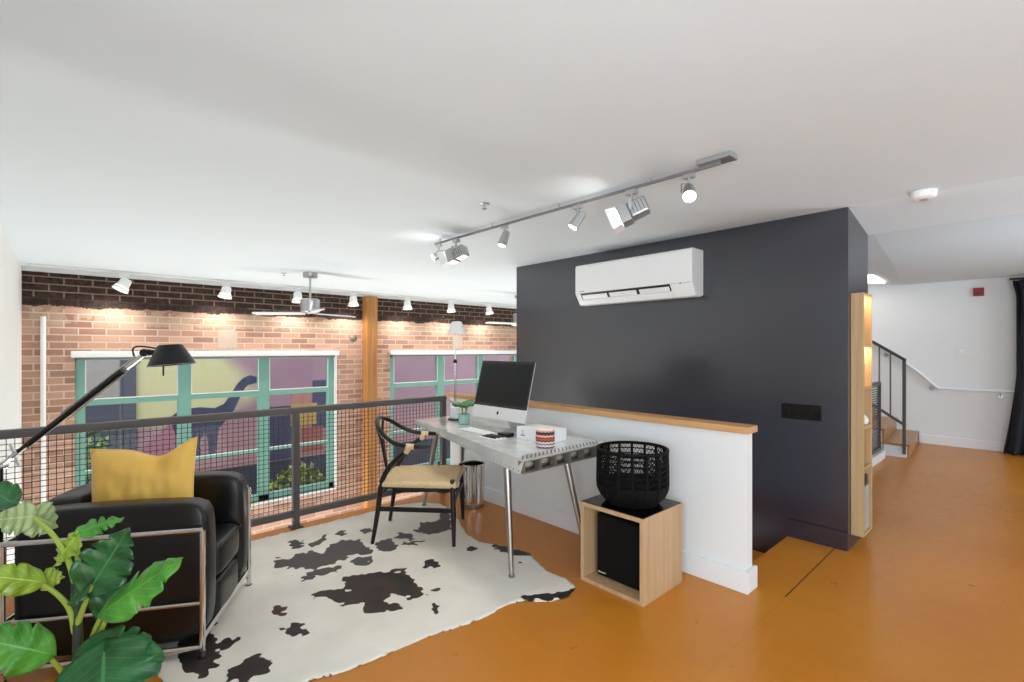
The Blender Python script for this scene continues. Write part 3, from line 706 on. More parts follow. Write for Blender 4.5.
# ------------------------------------------------------------------ leafy plant in the foreground
def leaf(parent, mat, base, tip, side, droop=0.15, width=0.5, notch=5, depth=0.45, fold=0.25, heart=0.25, name='leaf'):
    base, tip, side = map(Vector, (base, tip, side)); ax = tip - base; L = ax.length; axn = ax.normalized()
    sd = (side - axn * side.dot(axn)).normalized(); nm = sd.cross(axn)
    if nm.z < 0: nm = -nm
    rnd = random.Random(hash((round(base.x, 3), round(tip.z, 3))) & 0xffff); hw = L * width / 2
    nt = [0.22 + 0.62 * (k + 0.5 + rnd.uniform(-.2, .2)) / max(1, notch) for k in range(notch)]; nt2 = [x + rnd.uniform(-.05, .05) for x in nt]
    def W(t, s):
        w = (math.sin(PI * min(1, t) ** 0.62)) ** 0.75 if 0 < t < 1 else 0
        w *= 1 - 0.12 * t
        for k in (nt if s > 0 else nt2): w *= 1 - depth * math.exp(-((t - k) / 0.020) ** 2)
        return w * hw
    def P(u, v):
        s = v * 2 - 1; t = u; a = abs(s); w = W(t, s)
        back = -heart * L * 0.35 * (a ** 1.5) * math.exp(-(t / 0.3) ** 2)
        fwd = 0.16 * L * a * w / max(hw, 1e-6)
        q = base + axn * (t * L + back + fwd * (1 - t)) + sd * s * w
        q += nm * (-droop * L * (t ** 2) + fold * a * w * 0.5 - 0.10 * L * a * a * (w / hw if hw else 0) + 0.004 * math.sin(26 * t) * a)
        return q
    g = G(); g.grid(P, 57, 13, uv=True)
    o = obj(name, g, mat, parent, fix=False)
    md = o.modifiers.new('thick', 'SOLIDIFY'); md.thickness = 0.0012
    return o
def DP(px, py, dist):                     # survey point in the foreground, at a distance from the lens
    return FW * dist + RT * ((px - 512) / FPX * dist) + UP * ((HOR - py) / FPX * dist) + Vector((0, 0, EYE))
def plant():
    b = DP(79, 700, 1.05); t = thing('potted_plant', 'split-leaf green houseplant in front of the black armchair', 'plant', (b.x, b.y, 0))
    g = G(); g.lathe((b.x, b.y, 0), [(0, 0), (0.12, 0), (0.13, 0.02), (0.155, 0.26), (0.15, 0.265), (0.14, 0.25), (0, 0.24)], 36); obj('pot', g, m_grey, t)
    def DPz(px, py, off=0): return DP(px, py, 1.05 + off)
    g = G(); g.tube(smooth_path([(b.x, b.y, 0.2), (b.x + .01, b.y, 0.45), DPz(77, 690), DPz(78, 640), DPz(76, 600), DPz(77, 572)], 5), [0.011] * 8 + [0.009] * 18, 10); obj('stem', g, m_stemd, t)
    def pet(pts, r=0.0055):
        g = G(); q = smooth_path([DPz(*p) for p in pts], 6); n = len(q); g.tube(q, [r * (1.15 - 0.4 * k / (n - 1)) for k in range(n)], 8); obj('petiole', g, m_stemg, t)
    V = Vector; toward = -FW
    # petioles
    pet([(77, 590, 0), (68, 560, -.01), (52, 534, -.02), (31, 515, -.03)])
    pet([(79, 588, 0), (78, 560, 0), (76, 538, 0)])
    pet([(75, 632, 0), (70, 610, -.01), (58, 595, -.02), (39, 582, -.03)])
    pet([(76, 628, 0), (84, 606, -.01), (92, 585, -.02)])
    pet([(88, 650, .01), (96, 628, 0), (103, 612, -.01)])
    pet([(92, 652, .01), (100, 634, 0), (106, 618, 0)])
    pet([(70, 690, 0), (62, 672, -.02), (47, 654, -.05)])
    pet([(84, 690, 0), (92, 672, -.03), (100, 662, -.06)])
    S = RT; 
    # leaf blades: attach point, tip, side direction
    leaf(t, m_leafp, DPz(34, 516, -.03), DPz(-6, 520, -.10), UP * .8 + FW * .5, 0.05, 1.0, 2, .3)
    leaf(t, m_leafp, DPz(30, 514, -.03), DPz(60, 527, .03), UP * .9 + FW * .6, 0.1, 1.0, 1, .3)
    leaf(t, m_leafd, DPz(14, 504, -.10), DPz(-22, 482, -.12), UP * .7 + FW * .7, 0.1, 0.9, 2, .3)
    leaf(t, m_leafm, DPz(76, 534, 0), DPz(121, 513, .05), UP * .6 - RT * .1 + FW * .7, 0.25, 0.60, 2, .6)
    leaf(t, m_leafy, DPz(77, 534, 0), DPz(53, 566, -.03), RT * .9 + UP * .3, 0.05, 0.85, 2, .6)
    leaf(t, m_leafd, DPz(88, 592, -.02), DPz(131, 526, 0), RT * .8 - UP * .4 + FW * .3, 0.06, 0.72, 3, .4, .12)
    leaf(t, m_leafd, DPz(92, 580, -.02), DPz(64, 604, -.02), UP * .8 + FW * .6, 0.1, 0.8, 1, .3)
    leaf(t, m_leafm, DPz(103, 612, -.03), DPz(179, 557, -.05), UP * .85 + RT * .5 + FW * .25, 0.04, 0.46, 2, .5)
    leaf(t, m_leafd, DPz(100, 616, .03), DPz(124, 566, .04), RT * .9 + FW * .3, 0.05, 0.6, 2, .4)
    leaf(t, m_leafp, DPz(108, 616, .03), DPz(142, 604, .05), UP * .9 + FW * .4, 0.1, 0.7, 1, .3)
    leaf(t, m_leafy, DPz(42, 582, -.03), DPz(-22, 574, -.12), UP * .75 + FW * .65, 0.10, 0.56, 2, .25)
    leaf(t, m_leafy, DPz(40, 580, -.03), DPz(66, 577, .02), UP * .75 + FW * .65, 0.1, 0.9, 1, .3)
    leaf(t, m_leafm, DPz(50, 654, -.05), DPz(-30, 636, -.15), UP * .7 + FW * .7, 0.08, 0.66, 3, .3)
    leaf(t, m_leafd, DPz(84, 656, -.05), DPz(160, 660, -.09), UP * .9 + FW * .45, 0.06, 0.62, 3, .25, .2, .5)
    leaf(t, m_leafd, DPz(104, 652, -.08), DPz(100, 740, -.18), RT * .97 + FW * .15, 0.05, 1.25, 3, .2, .2, .5)
plant()

# ------------------------------------------------------------------ desk
def desk():
    t = thing('desk', 'riveted aluminium wing desk standing along the white half wall', 'desk', (-2.9, 2.4, 0))
    ZT, ZB = 0.76, 0.685
    A, Bq, D_, Cq = Vector((-2.0, 1.94)), Vector((-3.84, 2.35)), Vector((-3.84, 2.76)), Vector((-2.02, 2.76))
    def p3(v, z): return (v.x, v.y, z)
    g = G(); g.prism([p3(A, ZT - 0.006), p3(Cq, ZT - 0.006), p3(D_, ZT - 0.006), p3(Bq, ZT - 0.006)], (0, 0, 0.006)); obj('desk_top', g, m_alum, t)
    ins = 0.05
    g = G(); g.prism([p3(A + Vector((-.06, .05)), ZB), p3(Cq + Vector((-.06, -.02)), ZB), p3(D_ + Vector((.03, -.02)), ZB + .03), p3(Bq + Vector((.03, .03)), ZB + .03)], (0, 0, 0.004)); obj('underside', g, m_aldk, t)
    # near edge skin: a slanted strip with a rivet line
    e = (Bq - A).normalized(); nn = Vector((e.y, -e.x)); 
    if nn.y > 0: nn = -nn
    a0, a1 = p3(A, ZT), p3(Bq, ZT); off = nn * 0.018
    b0, b1 = p3(A + off + e * 0.015, ZB - 0.005), p3(Bq + off * .3, ZT - 0.035)
    g = G(); V = [Vector(q) for q in (a0, a1, b1, b0)]; inw = Vector((-nn.x, -nn.y, 0)) * 0.003
    g.faces(V + [v + inw for v in V], [(0, 1, 2, 3), (7, 6, 5, 4), (0, 4, 5, 1), (1, 5, 6, 2), (2, 6, 7, 3), (3, 7, 4, 0)]); sk = obj('edge_skin', g, m_alum, t)
    for k in range(36):
        f = (k + 0.5) / 36; tp = V[0].lerp(V[1], f); bot = V[3].lerp(V[2], f); q = tp.lerp(bot, 0.80)
        g = G(); g.lathe(q, [(0.006, 0), (0.004, 0.002), (0, 0.003)], 8, (nn.x, nn.y, 0.3)); obj('rivet', g, m_aldk, sk)
    g = G(); g.prism([p3(D_, ZT - 0.006), p3(Cq, ZT - 0.006), p3(Cq, ZB), p3(D_, ZB + 0.03)], (0, -0.004, 0)); obj('rear_skin', g, m_alum, t)
    g = G(); g.prism([p3(Bq, ZT - 0.006), p3(D_, ZT - 0.006), p3(D_, ZT - 0.035), p3(Bq, ZT - 0.035)], (0.004, 0, 0)); obj('end_skin', g, m_alum, t)
    # right end: ribs with oval lightening holes
    y0, y1 = A.y - 0.01, Cq.y; X = A.x
    g = G(); g.bx(X - 0.06, X - 0.05, y0 + .03, y1, ZB, ZT - .006); obj('end_web', g, M('dark_aluminium_web', (58, 52, 46), 0.5, 0.6), t)
    g = G(); g.bx(X - 0.05, X - 0.005, y0 + 0.02, y1, ZB - 0.004, ZB + 0.004); g.bx(X - 0.05, X - 0.003, y0 + 0.01, y1, ZT - 0.012, ZT - 0.006); obj('end_flange', g, m_aldk, t)
    n = 6; w = (y1 - y0 - 0.02) / n
    for k in range(n + 1):
        y = y0 + 0.02 + k * w; g = G(); g.bx(X - 0.05, X - 0.006, y - 0.008, y + 0.008, ZB, ZT - 0.006); obj('rib', g, m_aldk, t)
    for k in range(n):
        y = y0 + 0.02 + (k + .5) * w; zc = (ZB + ZT) / 2; pts = [(X - 0.045, y + 0.042 * math.cos(a) , zc + 0.024 * math.sin(a)) for a in [2 * PI * i / 24 for i in range(24)]]
        g = G(); g.tube(pts, 0.004, 6, closed=True); rg = obj('oval_ring', g, m_aldk, t)
        g = G(); g.prism([(X - 0.049, y + 0.034 * math.cos(a), zc + 0.017 * math.sin(a)) for a in [2 * PI * i / 24 for i in range(24)]], (0.003, 0, 0)); obj('oval_plate', g, m_oval, rg)
    # reflection stripes put in as dark strips along the right end
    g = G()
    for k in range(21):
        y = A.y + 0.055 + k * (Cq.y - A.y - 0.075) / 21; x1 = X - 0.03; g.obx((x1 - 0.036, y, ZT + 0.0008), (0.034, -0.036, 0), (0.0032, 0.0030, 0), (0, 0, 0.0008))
    obj('reflection_stripes', g, M('reflection_stripe_metal', (70, 68, 66), 0.6, 0.3), t)
    for top, foot in (((-2.28, 2.06), (-2.18, 2.01)), ((-2.24, 2.56), (-2.10, 2.63)), ((-3.56, 2.40), (-3.71, 2.36)), ((-3.54, 2.66), (-3.66, 2.73))):
        a = Vector((top[0], top[1], ZB + 0.02)); b = Vector((foot[0], foot[1], 0.012))
        g = G(); g.cyl(a, b, 0.026, 0.014, 20); lg = obj('leg', g, m_steel, t)
        g = G(); g.cyl(b + Vector((0, 0, .012)), b - Vector((0, 0, .002)), 0.018, 0.018, 20); obj('foot', g, m_grey, lg)
desk()

# ------------------------------------------------------------------ chair at the desk
def desk_chair():
    f = Vector((0.69, 0.724, 0)).normalized(); t = thing('desk_chair', 'black bentwood armchair with woven paper cord seat at the desk', 'chair', (-3.19, 2.0, 0.012), math.atan2(f.y, f.x))
    # local: x forward, y left (far side); near side is -y
    K = dict(local=True)
    for s in (-1, 1):
        g = G(); g.tube([(0.29, 0.275 * s, 0), (0.285, 0.262 * s, 0.22), (0.275, 0.248 * s, 0.45)], [0.013, 0.019, 0.018], 14); obj('front_leg', g, m_black, t, **K)
        g = G(); q = smooth_path([(-0.30, 0.235 * s, 0), (-0.265, 0.225 * s, 0.22), (-0.24, 0.22 * s, 0.42), (-0.19, 0.225 * s, 0.53), (-0.10, 0.245 * s, 0.63), (-0.02, 0.262 * s, 0.69)], 6)
        n = len(q); g.tube(q, [0.013 + 0.006 * min(1, k / 8) - 0.005 * max(0, (k - 16) / (n - 16)) for k in range(n)], 14); obj('rear_leg', g, m_black, t, **K)
        g = G(); g.bar((0.285, 0.262 * s, 0.245), (-0.262, 0.224 * s, 0.245), 0.020, 0.032); obj('stretcher', g, m_black, t, bevel=0.005, **K)
        g = G(); g.bar((0.278, 0.25 * s, 0.405), (-0.245, 0.22 * s, 0.405), 0.018, 0.030); obj('seat_rail', g, m_black, t, bevel=0.004, **K)
        g = G(); g.tube([(-0.05, 0.268 * s, 0.702), (-0.02, 0.271 * s, 0.70), (0.008, 0.272 * s, 0.699)], 0.0215, 16); g.tube([(-0.025, 0.264 * s, 0.70), (-0.055, 0.255 * s, 0.655)], [0.02, 0.02], 12); obj('cord_wrap', g, m_cord, t, **K)
    g = G(); g.bar((0.285, -0.26, 0.30), (0.285, 0.26, 0.30), 0.018, 0.030); obj('front_stretcher', g, m_black, t, bevel=0.004, **K)
    g = G(); g.bar((-0.262, -0.22, 0.33), (-0.262, 0.22, 0.33), 0.018, 0.030); obj('back_stretcher', g, m_black, t, bevel=0.004, **K)
    pts = [(0.13, 0.262, 0.702), (0.03, 0.272, 0.70), (-0.10, 0.268, 0.712), (-0.20, 0.235, 0.755), (-0.285, 0.155, 0.825), (-0.325, 0.0, 0.865)]
    pts = pts + [(x, -y, z) for x, y, z in reversed(pts[:-1])]
    q = smooth_path(pts, 7); n = len(q); g = G(); g.tube(q, [0.012 + 0.005 * min(1, min(k, n - 1 - k) / 8) for k in range(n)], 14); obj('arm_rail', g, m_black, t, **K)
    g = G(); g.bar((-0.25, 0, 0.43), (-0.285, 0, 0.62), 0.05, 0.010, (1, 0, 0))
    for s in (-1, 1): g.tube(smooth_path([(-0.282, 0.012 * s, 0.60), (-0.298, 0.03 * s, 0.70), (-0.315, 0.075 * s, 0.80), (-0.312, 0.10 * s, 0.850)], 5), 0.010, 10)
    obj('back_splat', g, m_black, t, **K)
    # woven seat: four triangles sloping to the centre, soft rounded edges
    def S(u, v, top):
        x = -0.255 + 0.56 * u; hw = 0.235 + 0.035 * u; a, b = abs(2 * u - 1), abs(2 * v - 1); m = max(a, b)
        rib = 0.0013 * math.sin(m * 120); z = 0.432 + 0.020 * m ** 2 - 0.010 * (1 - m) + rib
        if not top: z = 0.398
        e = max(0, (m - 0.94) / 0.06); z -= (0.022 * e * e if top else -0.014 * e * e)
        return (x, (2 * v - 1) * hw, z)
    g = G(); g.grid(lambda u, v: S(u, v, True), 57, 57); g.grid(lambda u, v: S(u, v, False), 57, 57)
    bmesh.ops.remove_doubles(g.b, verts=g.b.verts, dist=0.0005)
    ed = [e for e in g.b.edges if e.is_boundary]
    if ed: bmesh.ops.bridge_loops(g.b, edges=ed)
    obj('seat', g, m_cord, t, smooth=True, **K)
    g = G()
    for s in (-1, 1): g.cyl((0.278, 0.25 * s, 0.415), (0.276, 0.249 * s, 0.462), 0.0185, 0.016)
    obj('leg_top', g, m_black, t, **K)
desk_chair()

# ------------------------------------------------------------------ things on the desk
ZD = 0.761
def computer():
    t = thing('desktop_computer', 'large all-in-one computer with black screen and silver chin on desk', 'computer', (-2.80, 2.5, ZD))
    W = 0.305; bot = Vector((-2.815, 2.44, 0.862)); up = Vector((0, 0.115, 0.445)); upn = up.normalized(); X = Vector((1, 0, 0)); nm = upn.cross(X); nm = nm if nm.y < 0 else -nm
    c = bot + up / 2; h = up.length / 2
    g = G(); g.obx(c - nm * 0.004, X * W, upn * h, nm * 0.004); g.obx(c - nm * 0.014, X * (W - .06), upn * (h - .05), nm * 0.010); obj('housing', g, m_fixt, t, bevel=0.004)
    g = G(); g.obx(c + upn * 0.048 + nm * 0.0015, X * W, upn * (h - 0.048), nm * 0.002); 
    ms = M('black_screen_bezel', (16, 15, 17), 0.15, vary=0.02); sc = obj('screen', g, ms, t)
    g = G(); g.obx(c + upn * 0.048 + nm * 0.0037, X * (W - 0.018), upn * (h - 0.068), nm * 0.0004); obj('display', g, M('dark_display', (14, 14, 15), 0.16, vary=0.02, spec=0.25), sc)
    m_al = M('silver_chin', (222, 222, 222), 0.35, 0.25, vary=0.01)
    g = G(); q = bot + upn * 0.048; g.obx(q + nm * 0.001, X * W, upn * 0.047, nm * 0.002); ch = obj('chin', g, m_al, t)
    lo = bot + upn * 0.05 + nm * 0.0032         # small fruit mark on the chin
    prof = [(0, .011), (.006, .013), (.011, .009), (.009, .004), (.011, -.002), (.008, -.010), (.004, -.012), (0, -.0105), (-.004, -.012), (-.008, -.010), (-.012, -.002), (-.012, .006), (-.006, .013)]
    g = G(); g.prism([lo + X * a + upn * b for a, b in prof], nm * 0.0006); g.prism([lo + X * a + upn * b for a, b in [(0, .015), (.002, .019), (.006, .021), (.004, .016)]], nm * 0.0006); obj('logo', g, m_black, ch)
    g = G(); g.prism([(-2.90, 2.47, ZD), (-2.70, 2.47, ZD), (-2.70, 2.67, ZD), (-2.90, 2.67, ZD)], (0, 0, 0.006)); g.prism([(-2.90, 2.66, ZD), (-2.90, 2.67, ZD + .006), (-2.90, 2.545, 1.02), (-2.90, 2.53, 1.0)], (0.2, 0, 0)); obj('stand', g, m_al, t, bevel=0.002)
computer()
t = thing('keyboard', 'slim white keyboard lying in front of the computer', 'keyboard', (-2.95, 2.36, ZD), -0.06)
g = G(); g.bx(-0.17, 0.15, -0.055, 0.055, 0.001, 0.010); obj('tray', g, m_wplas, t, bevel=0.003, local=True)
g = G()
for i in range(13):
    for k in range(5): g.bx(-0.162 + i * 0.0237, -0.142 + i * 0.0237, -0.049 + k * 0.02, -0.032 + k * 0.02, 0.010, 0.012)
obj('keys', g, m_wplas, t, local=True)
g = G(); g.bx(-2.70, -2.60, 2.345, 2.425, ZD, ZD + 0.028); tag(obj('hard_drive', g, m_lacq, bevel=0.006), 'small black box lying in front of the computer stand', 'hard drive')
t = thing('pen_tray', 'silver tray with dark pens between keyboard and white carton', 'tray', (-2.66, 2.28, ZD))
g = G(); g.bx(-2.75, -2.58, 2.22, 2.335, ZD, ZD + 0.006); obj('tray', g, m_wplas, t, bevel=0.002)
for k in range(3):
    g = G(); g.cyl((-2.74, 2.24 + k * .035, ZD + .011), (-2.60, 2.245 + k * .035, ZD + .011), 0.005, n=10); obj('pen', g, m_black, t)
t = thing('carton', 'white product carton standing on the desk behind the zigzag pouch', 'box', (-2.40, 2.5, ZD))
g = G(); g.bx(-2.55, -2.25, 2.40, 2.60, ZD, ZD + 0.085); bxo = obj('body', g, m_wplas, t, bevel=0.002)
g = G(); g.tube([(-2.482 + 0.009 * math.cos(a), 2.3985, ZD + 0.052 + 0.011 * math.sin(a)) for a in [0.9 + i * 0.35 for i in range(13)]], 0.0012, 6); g.bx(-2.505, -2.465, 2.398, 2.3995, ZD + 0.026, ZD + 0.032); obj('printed_mark', g, m_black, bxo)
g = G(); o = (-2.20, 2.33, ZD); g.lathe(o, [(0, 0), (0.055, 0), (0.062, 0.006), (0.063, 0.06), (0.06, 0.112), (0.05, 0.122), (0, 0.124)], 40); tag(obj('knit_canister', g, m_zig), 'round zigzag knit canister in rust, black and cream on the desk', 'canister')

t = thing('potted_plant', 'small green plant in a mint pot beside the computer', 'plant', (-3.345, 2.53, ZD))
px_, py_ = -3.345, 2.53
g = G(); g.lathe((px_, py_, ZD), [(0, 0), (0.042, 0), (0.047, 0.004), (0.05, 0.085), (0.047, 0.086), (0.044, 0.07), (0, 0.068)], 32); obj('pot', g, m_mint, t)
for k, (dx, dy, dz, L) in enumerate([(0.10, 0.02, 0.06, .10), (-0.10, 0.0, 0.05, .11), (0.04, -0.09, 0.06, .10), (-0.04, 0.08, 0.07, .09), (0.07, 0.07, 0.09, .09), (-0.06, -0.07, 0.08, .10)]):
    b0 = Vector((px_ + dx * .25, py_ + dy * .25, ZD + 0.13 + dz * .2)); tp = Vector((px_ + dx * 1.45, py_ + dy * 1.45, ZD + 0.15 + dz * .9))
    leaf(t, m_leafs, b0, tp, Vector((-dy, dx, 0)), 0.15, 1.05, 0, 0, .3)
    g = G(); g.tube(smooth_path([(px_, py_, ZD + .06), b0 - Vector((0, 0, .03)), b0]), 0.003, 6); obj('petiole', g, m_stemg, t)

def desk_lamp():
    b = Vector((-3.60, 2.62, ZD)); t = thing('table_lamp', 'tall slender table lamp with white conical shade on desk corner', 'table lamp', b)
    g = G(); g.lathe(b, [(0, 0), (0.07, 0), (0.07, 0.008), (0.06, 0.012), (0, 0.012)], 32); obj('base', g, m_black, t)
    g = G(); g.bx(b.x - .035, b.x + .055, b.y - .03, b.y + .03, ZD + .012, ZD + .115); obj('transformer_box', g, m_wplas, t, bevel=0.006)
    g = G()
    for dx in (-0.012, 0.012): g.cyl(b + Vector((dx, 0, 0.10)), b + Vector((dx * .5, 0, 0.53)), 0.004, n=8)
    obj('lower_rod', g, m_chrome, t)
    g = G(); g.lathe(b + Vector((0, 0, 0.515)), [(0, 0), (0.016, 0.0), (0.022, 0.012), (0.012, 0.03), (0, 0.04)], 16); obj('joint', g, m_black, t)
    g = G(); g.cyl(b + Vector((0, 0, .54)), b + Vector((0.01, 0.01, 0.84)), 0.0055, n=10); obj('upper_rod', g, m_wplas, t)
    g = G(); g.lathe(b + Vector((0.01, 0.01, 0.79)), [(0.088, -0.012), (0.086, 0.0), (0.045, 0.10), (0.03, 0.104), (0, 0.105), (0.0, 0.10), (0.043, 0.096), (0.084, -0.006), (0.088, -0.012)], 36); obj('lamp_shade', g, m_shade, t)
desk_lamp()

# ------------------------------------------------------------------ waste bin
def bin_():
    o = Vector((-3.43, 2.69, 0.004)); t = thing('waste_bin', 'ribbed chrome waste bin under the desk by the half wall', 'bin', o)
    g = G(); n = 72
    def P(u, v): a = 2 * PI * u; r = 0.094 + 0.008 * v + 0.0035 * math.cos(a * 24); return (o.x + r * math.cos(a), o.y + r * math.sin(a), o.z + 0.02 + 0.35 * v)
    g.grid(P, 144, 4, closeu=True); g.lathe(o, [(0, 0.012), (0.095, 0.012)], 40); obj('body', g, m_chrome, t)
    g = G(); g.tube([(o.x + 0.105 * math.cos(2 * PI * k / 40), o.y + 0.105 * math.sin(2 * PI * k / 40), o.z + 0.375) for k in range(40)], 0.006, 8, True); obj('rim', g, m_chrome, t)
    g = G(); g.lathe(o, [(0, 0), (0.1, 0), (0.102, 0.03), (0.096, 0.032), (0, 0.032)], 40); obj('foot_ring', g, m_steel, t)
bin_()

# ------------------------------------------------------------------ plywood cube, subwoofer, basket
t = thing('cube_shelf', 'open birch plywood cube with black top against the half wall', 'cube shelf', (-1.668, 2.52, 0))
x0, x1, y0, y1, hh, th = -1.886, -1.45, 2.31, 2.735, 0.48, 0.024
g = G(); g.bx(x0, x0 + th, y0, y1, 0, hh - .004); obj('side_panel', g, m_birch, t, bevel=0.0015)
g = G(); g.bx(x1 - th, x1, y0, y1, 0, hh - .004); obj('side_panel', g, m_birch, t, bevel=0.0015)
g = G(); g.bx(x0 + th, x1 - th, y0, y1, 0, th); obj('bottom_panel', g, m_birch, t)
g = G(); g.bx(x0 + th, x1 - th, y0, y1, hh - .004 - th, hh - .004); obj('top_panel', g, m_birch, t)
g = G(); g.bx(x0 + th, x1 - th, y1 - .012, y1 - .002, th, hh - th - .004); obj('back_panel', g, m_birch, t)
g = G(); g.bx(x0 + .004, x1 - .004, y0 + .004, y1 - .004, hh - .004, hh); obj('black_top', g, m_lacq, t)
t = thing('subwoofer', 'black cloth-front subwoofer inside the birch plywood cube', 'speaker', (-1.66, 2.54, 0.024))
g = G(); g.bx(-1.83, -1.49, 2.40, 2.70, 0.026, 0.40); bd = obj('cabinet', g, m_matte, t, bevel=0.006)
g = G(); g.bx(-1.822, -1.498, 2.392, 2.40, 0.034, 0.392); gr_ = obj('grille', g, m_matte, t, bevel=0.004)
g = G()
for k, wd in enumerate((6, 5, 4, 5, 4, 3, 5)): g.bx(-1.812 + k * 0.0075, -1.812 + k * 0.0075 + wd * 0.001, 2.3912, 2.392, 0.048, 0.048 + (0.010 if k in (0, 6) else 0.007))
obj('logo', g, m_wplas, gr_)

def basket():
    o = Vector((-1.665, 2.53, 0.481)); t = thing('basket', 'black open-weave round basket on top of the birch cube', 'basket', o)
    R = 0.208; Hh = 0.33
    def rad(z):
        k = z / Hh
        return R * (0.66 + 0.34 * (1 - (1 - min(1, k / 0.34)) ** 2.4)) * (1 - 0.03 * max(0, k - .5))
    g = G(); g.lathe(o, [(0, 0.004), (0.125, 0.004), (rad(0.01), 0.0), (rad(0.03) + .004, 0.03), (rad(0.07) + .004, 0.07), (rad(0.115) + .004, 0.115), (rad(0.115) - .006, 0.115), (rad(0.06) - .008, 0.06), (rad(0.02) - .01, 0.02), (0, 0.012)], 64); obj('solid_bottom', g, m_matte, t)
    g = G(); n = 16
    for k in range(n):
        a = 2 * PI * (k + .5) / n
        g.tube([(o.x + rad(z) * math.cos(a), o.y + rad(z) * math.sin(a), o.z + z) for z in np.linspace(0.05, Hh - 0.01, 10)], 0.008, 6)
    obj('stake', g, m_matte, t)
    g = G()
    rows = 6; zs = np.linspace(0.115, Hh - 0.012, rows + 1)
    for q in range(rows + 1):
        z = zs[q]; g.tube([(o.x + rad(z) * math.cos(2 * PI * k / 72), o.y + rad(z) * math.sin(2 * PI * k / 72), o.z + z) for k in range(72)], 0.0045 if q < rows else 0.011, 6, True)
    for q in range(rows):                # zigzag weave between the rings
        m = 104; pts = []
        for k in range(m):
            a = 2 * PI * k / m; z = (zs[q] + 0.002) if k % 2 else (zs[q + 1] - 0.002); rr = rad(z)
            pts.append((o.x + rr * math.cos(a), o.y + rr * math.sin(a), o.z + z))
        g.tube(pts, 0.0029 + 0.0024 * ((rows - q) / rows) ** 1.6, 5, True)
    obj('weave', g, m_matte, t)
basket()

# ------------------------------------------------------------------ air conditioner
def aircon():
    t = thing('air_conditioner', 'white wall-mounted air conditioner on the dark navy wall', 'air conditioner', (-2.52, 4.0, 1.84))
    xa, xb = -3.165, -1.925; yw, yf = 4.0, 3.79; zb, zt = 1.845, 2.245
    prof = [(yw, zb + .015), (yw, zt), (yf + .02, zt), (yf + .004, zt - .012), (yf, zt - .03), (yf, zb + .115), (yf + .075, zb), (yw - .05, zb)]
    g = G(); g.prism([(xa, y, z) for y, z in prof], (xb - xa, 0, 0)); obj('body', g, m_wplas, t, bevel=0.018, seg=4)
    a = Vector((0, yf, zb + .115)); d = Vector((0, .075, -.115)); nn = Vector((0, -.115, -.075)).normalized(); xc = xa + .54
    def slab(x0, x1, f0, f1, h0, h1):
        p = a + d * ((f0 + f1) / 2) + nn * ((h0 + h1) / 2); return (Vector(((x0 + x1) / 2, p.y, p.z)), ((x1 - x0) / 2, 0, 0), d * ((f1 - f0) / 2), nn * ((h1 - h0) / 2))
    g = G(); g.obx(*slab(xa + .07, xb - .20, .02, .50, -.004, .003)); vt = obj('air_outlet', g, m_black, t)
    for k in range(3):
        x0 = xa + .085 + k * .325; g = G(); g.obx(*slab(x0, x0 + .295, .16, .50, .003, .010)); obj('louvre', g, m_wplas, vt, bevel=0.002)
    g = G(); g.obx(*slab(xa + .06, xb - .19, .52, .95, .002, .012)); obj('outlet_flap', g, m_wplas, t, bevel=0.004)
    g = G(); g.bx(xa + .002, xb - .002, yf - .0006, yf + .01, zb + .112, zb + .114); obj('panel_seam', g, m_grey, t)
    g = G(); g.bx(xb - .11, xb - .095, yf - .001, yf + .002, zb + .055 + .05, zb + .066 + .05); obj('indicator', g, m_grey, t)
    g = G()
    for k in range(5): g.bx(xa + .06 + k * .011, xa + .068 + k * .011, yf - .001, yf + .002, zb + .128, zb + .136)
    obj('logo', g, m_grey, t)
aircon()

# ------------------------------------------------------------------ ceiling track above the desk
TY, TZ = 2.47, 2.355
t = thing('track_rail', 'slim silver ceiling track above the desk carrying six lamps', 'track', (-2.4, TY, TZ))
g = G(); g.bx(-3.70, -1.10, TY - .008, TY + .008, TZ - .008, TZ + .008); obj('rail', g, m_grey, t, bevel=0.002)
g = G(); g.bx(-1.21, -1.03, TY - .045, TY + .045, H - .028, H - .001); obj('feed_box', g, m_fixt, t, bevel=0.004)
g = G()
for x in (-3.62, -2.9, -2.2, -1.5): g.cyl((x, TY, TZ + .01), (x, TY, H), 0.006, n=10)
obj('hanger', g, m_fixt, t)

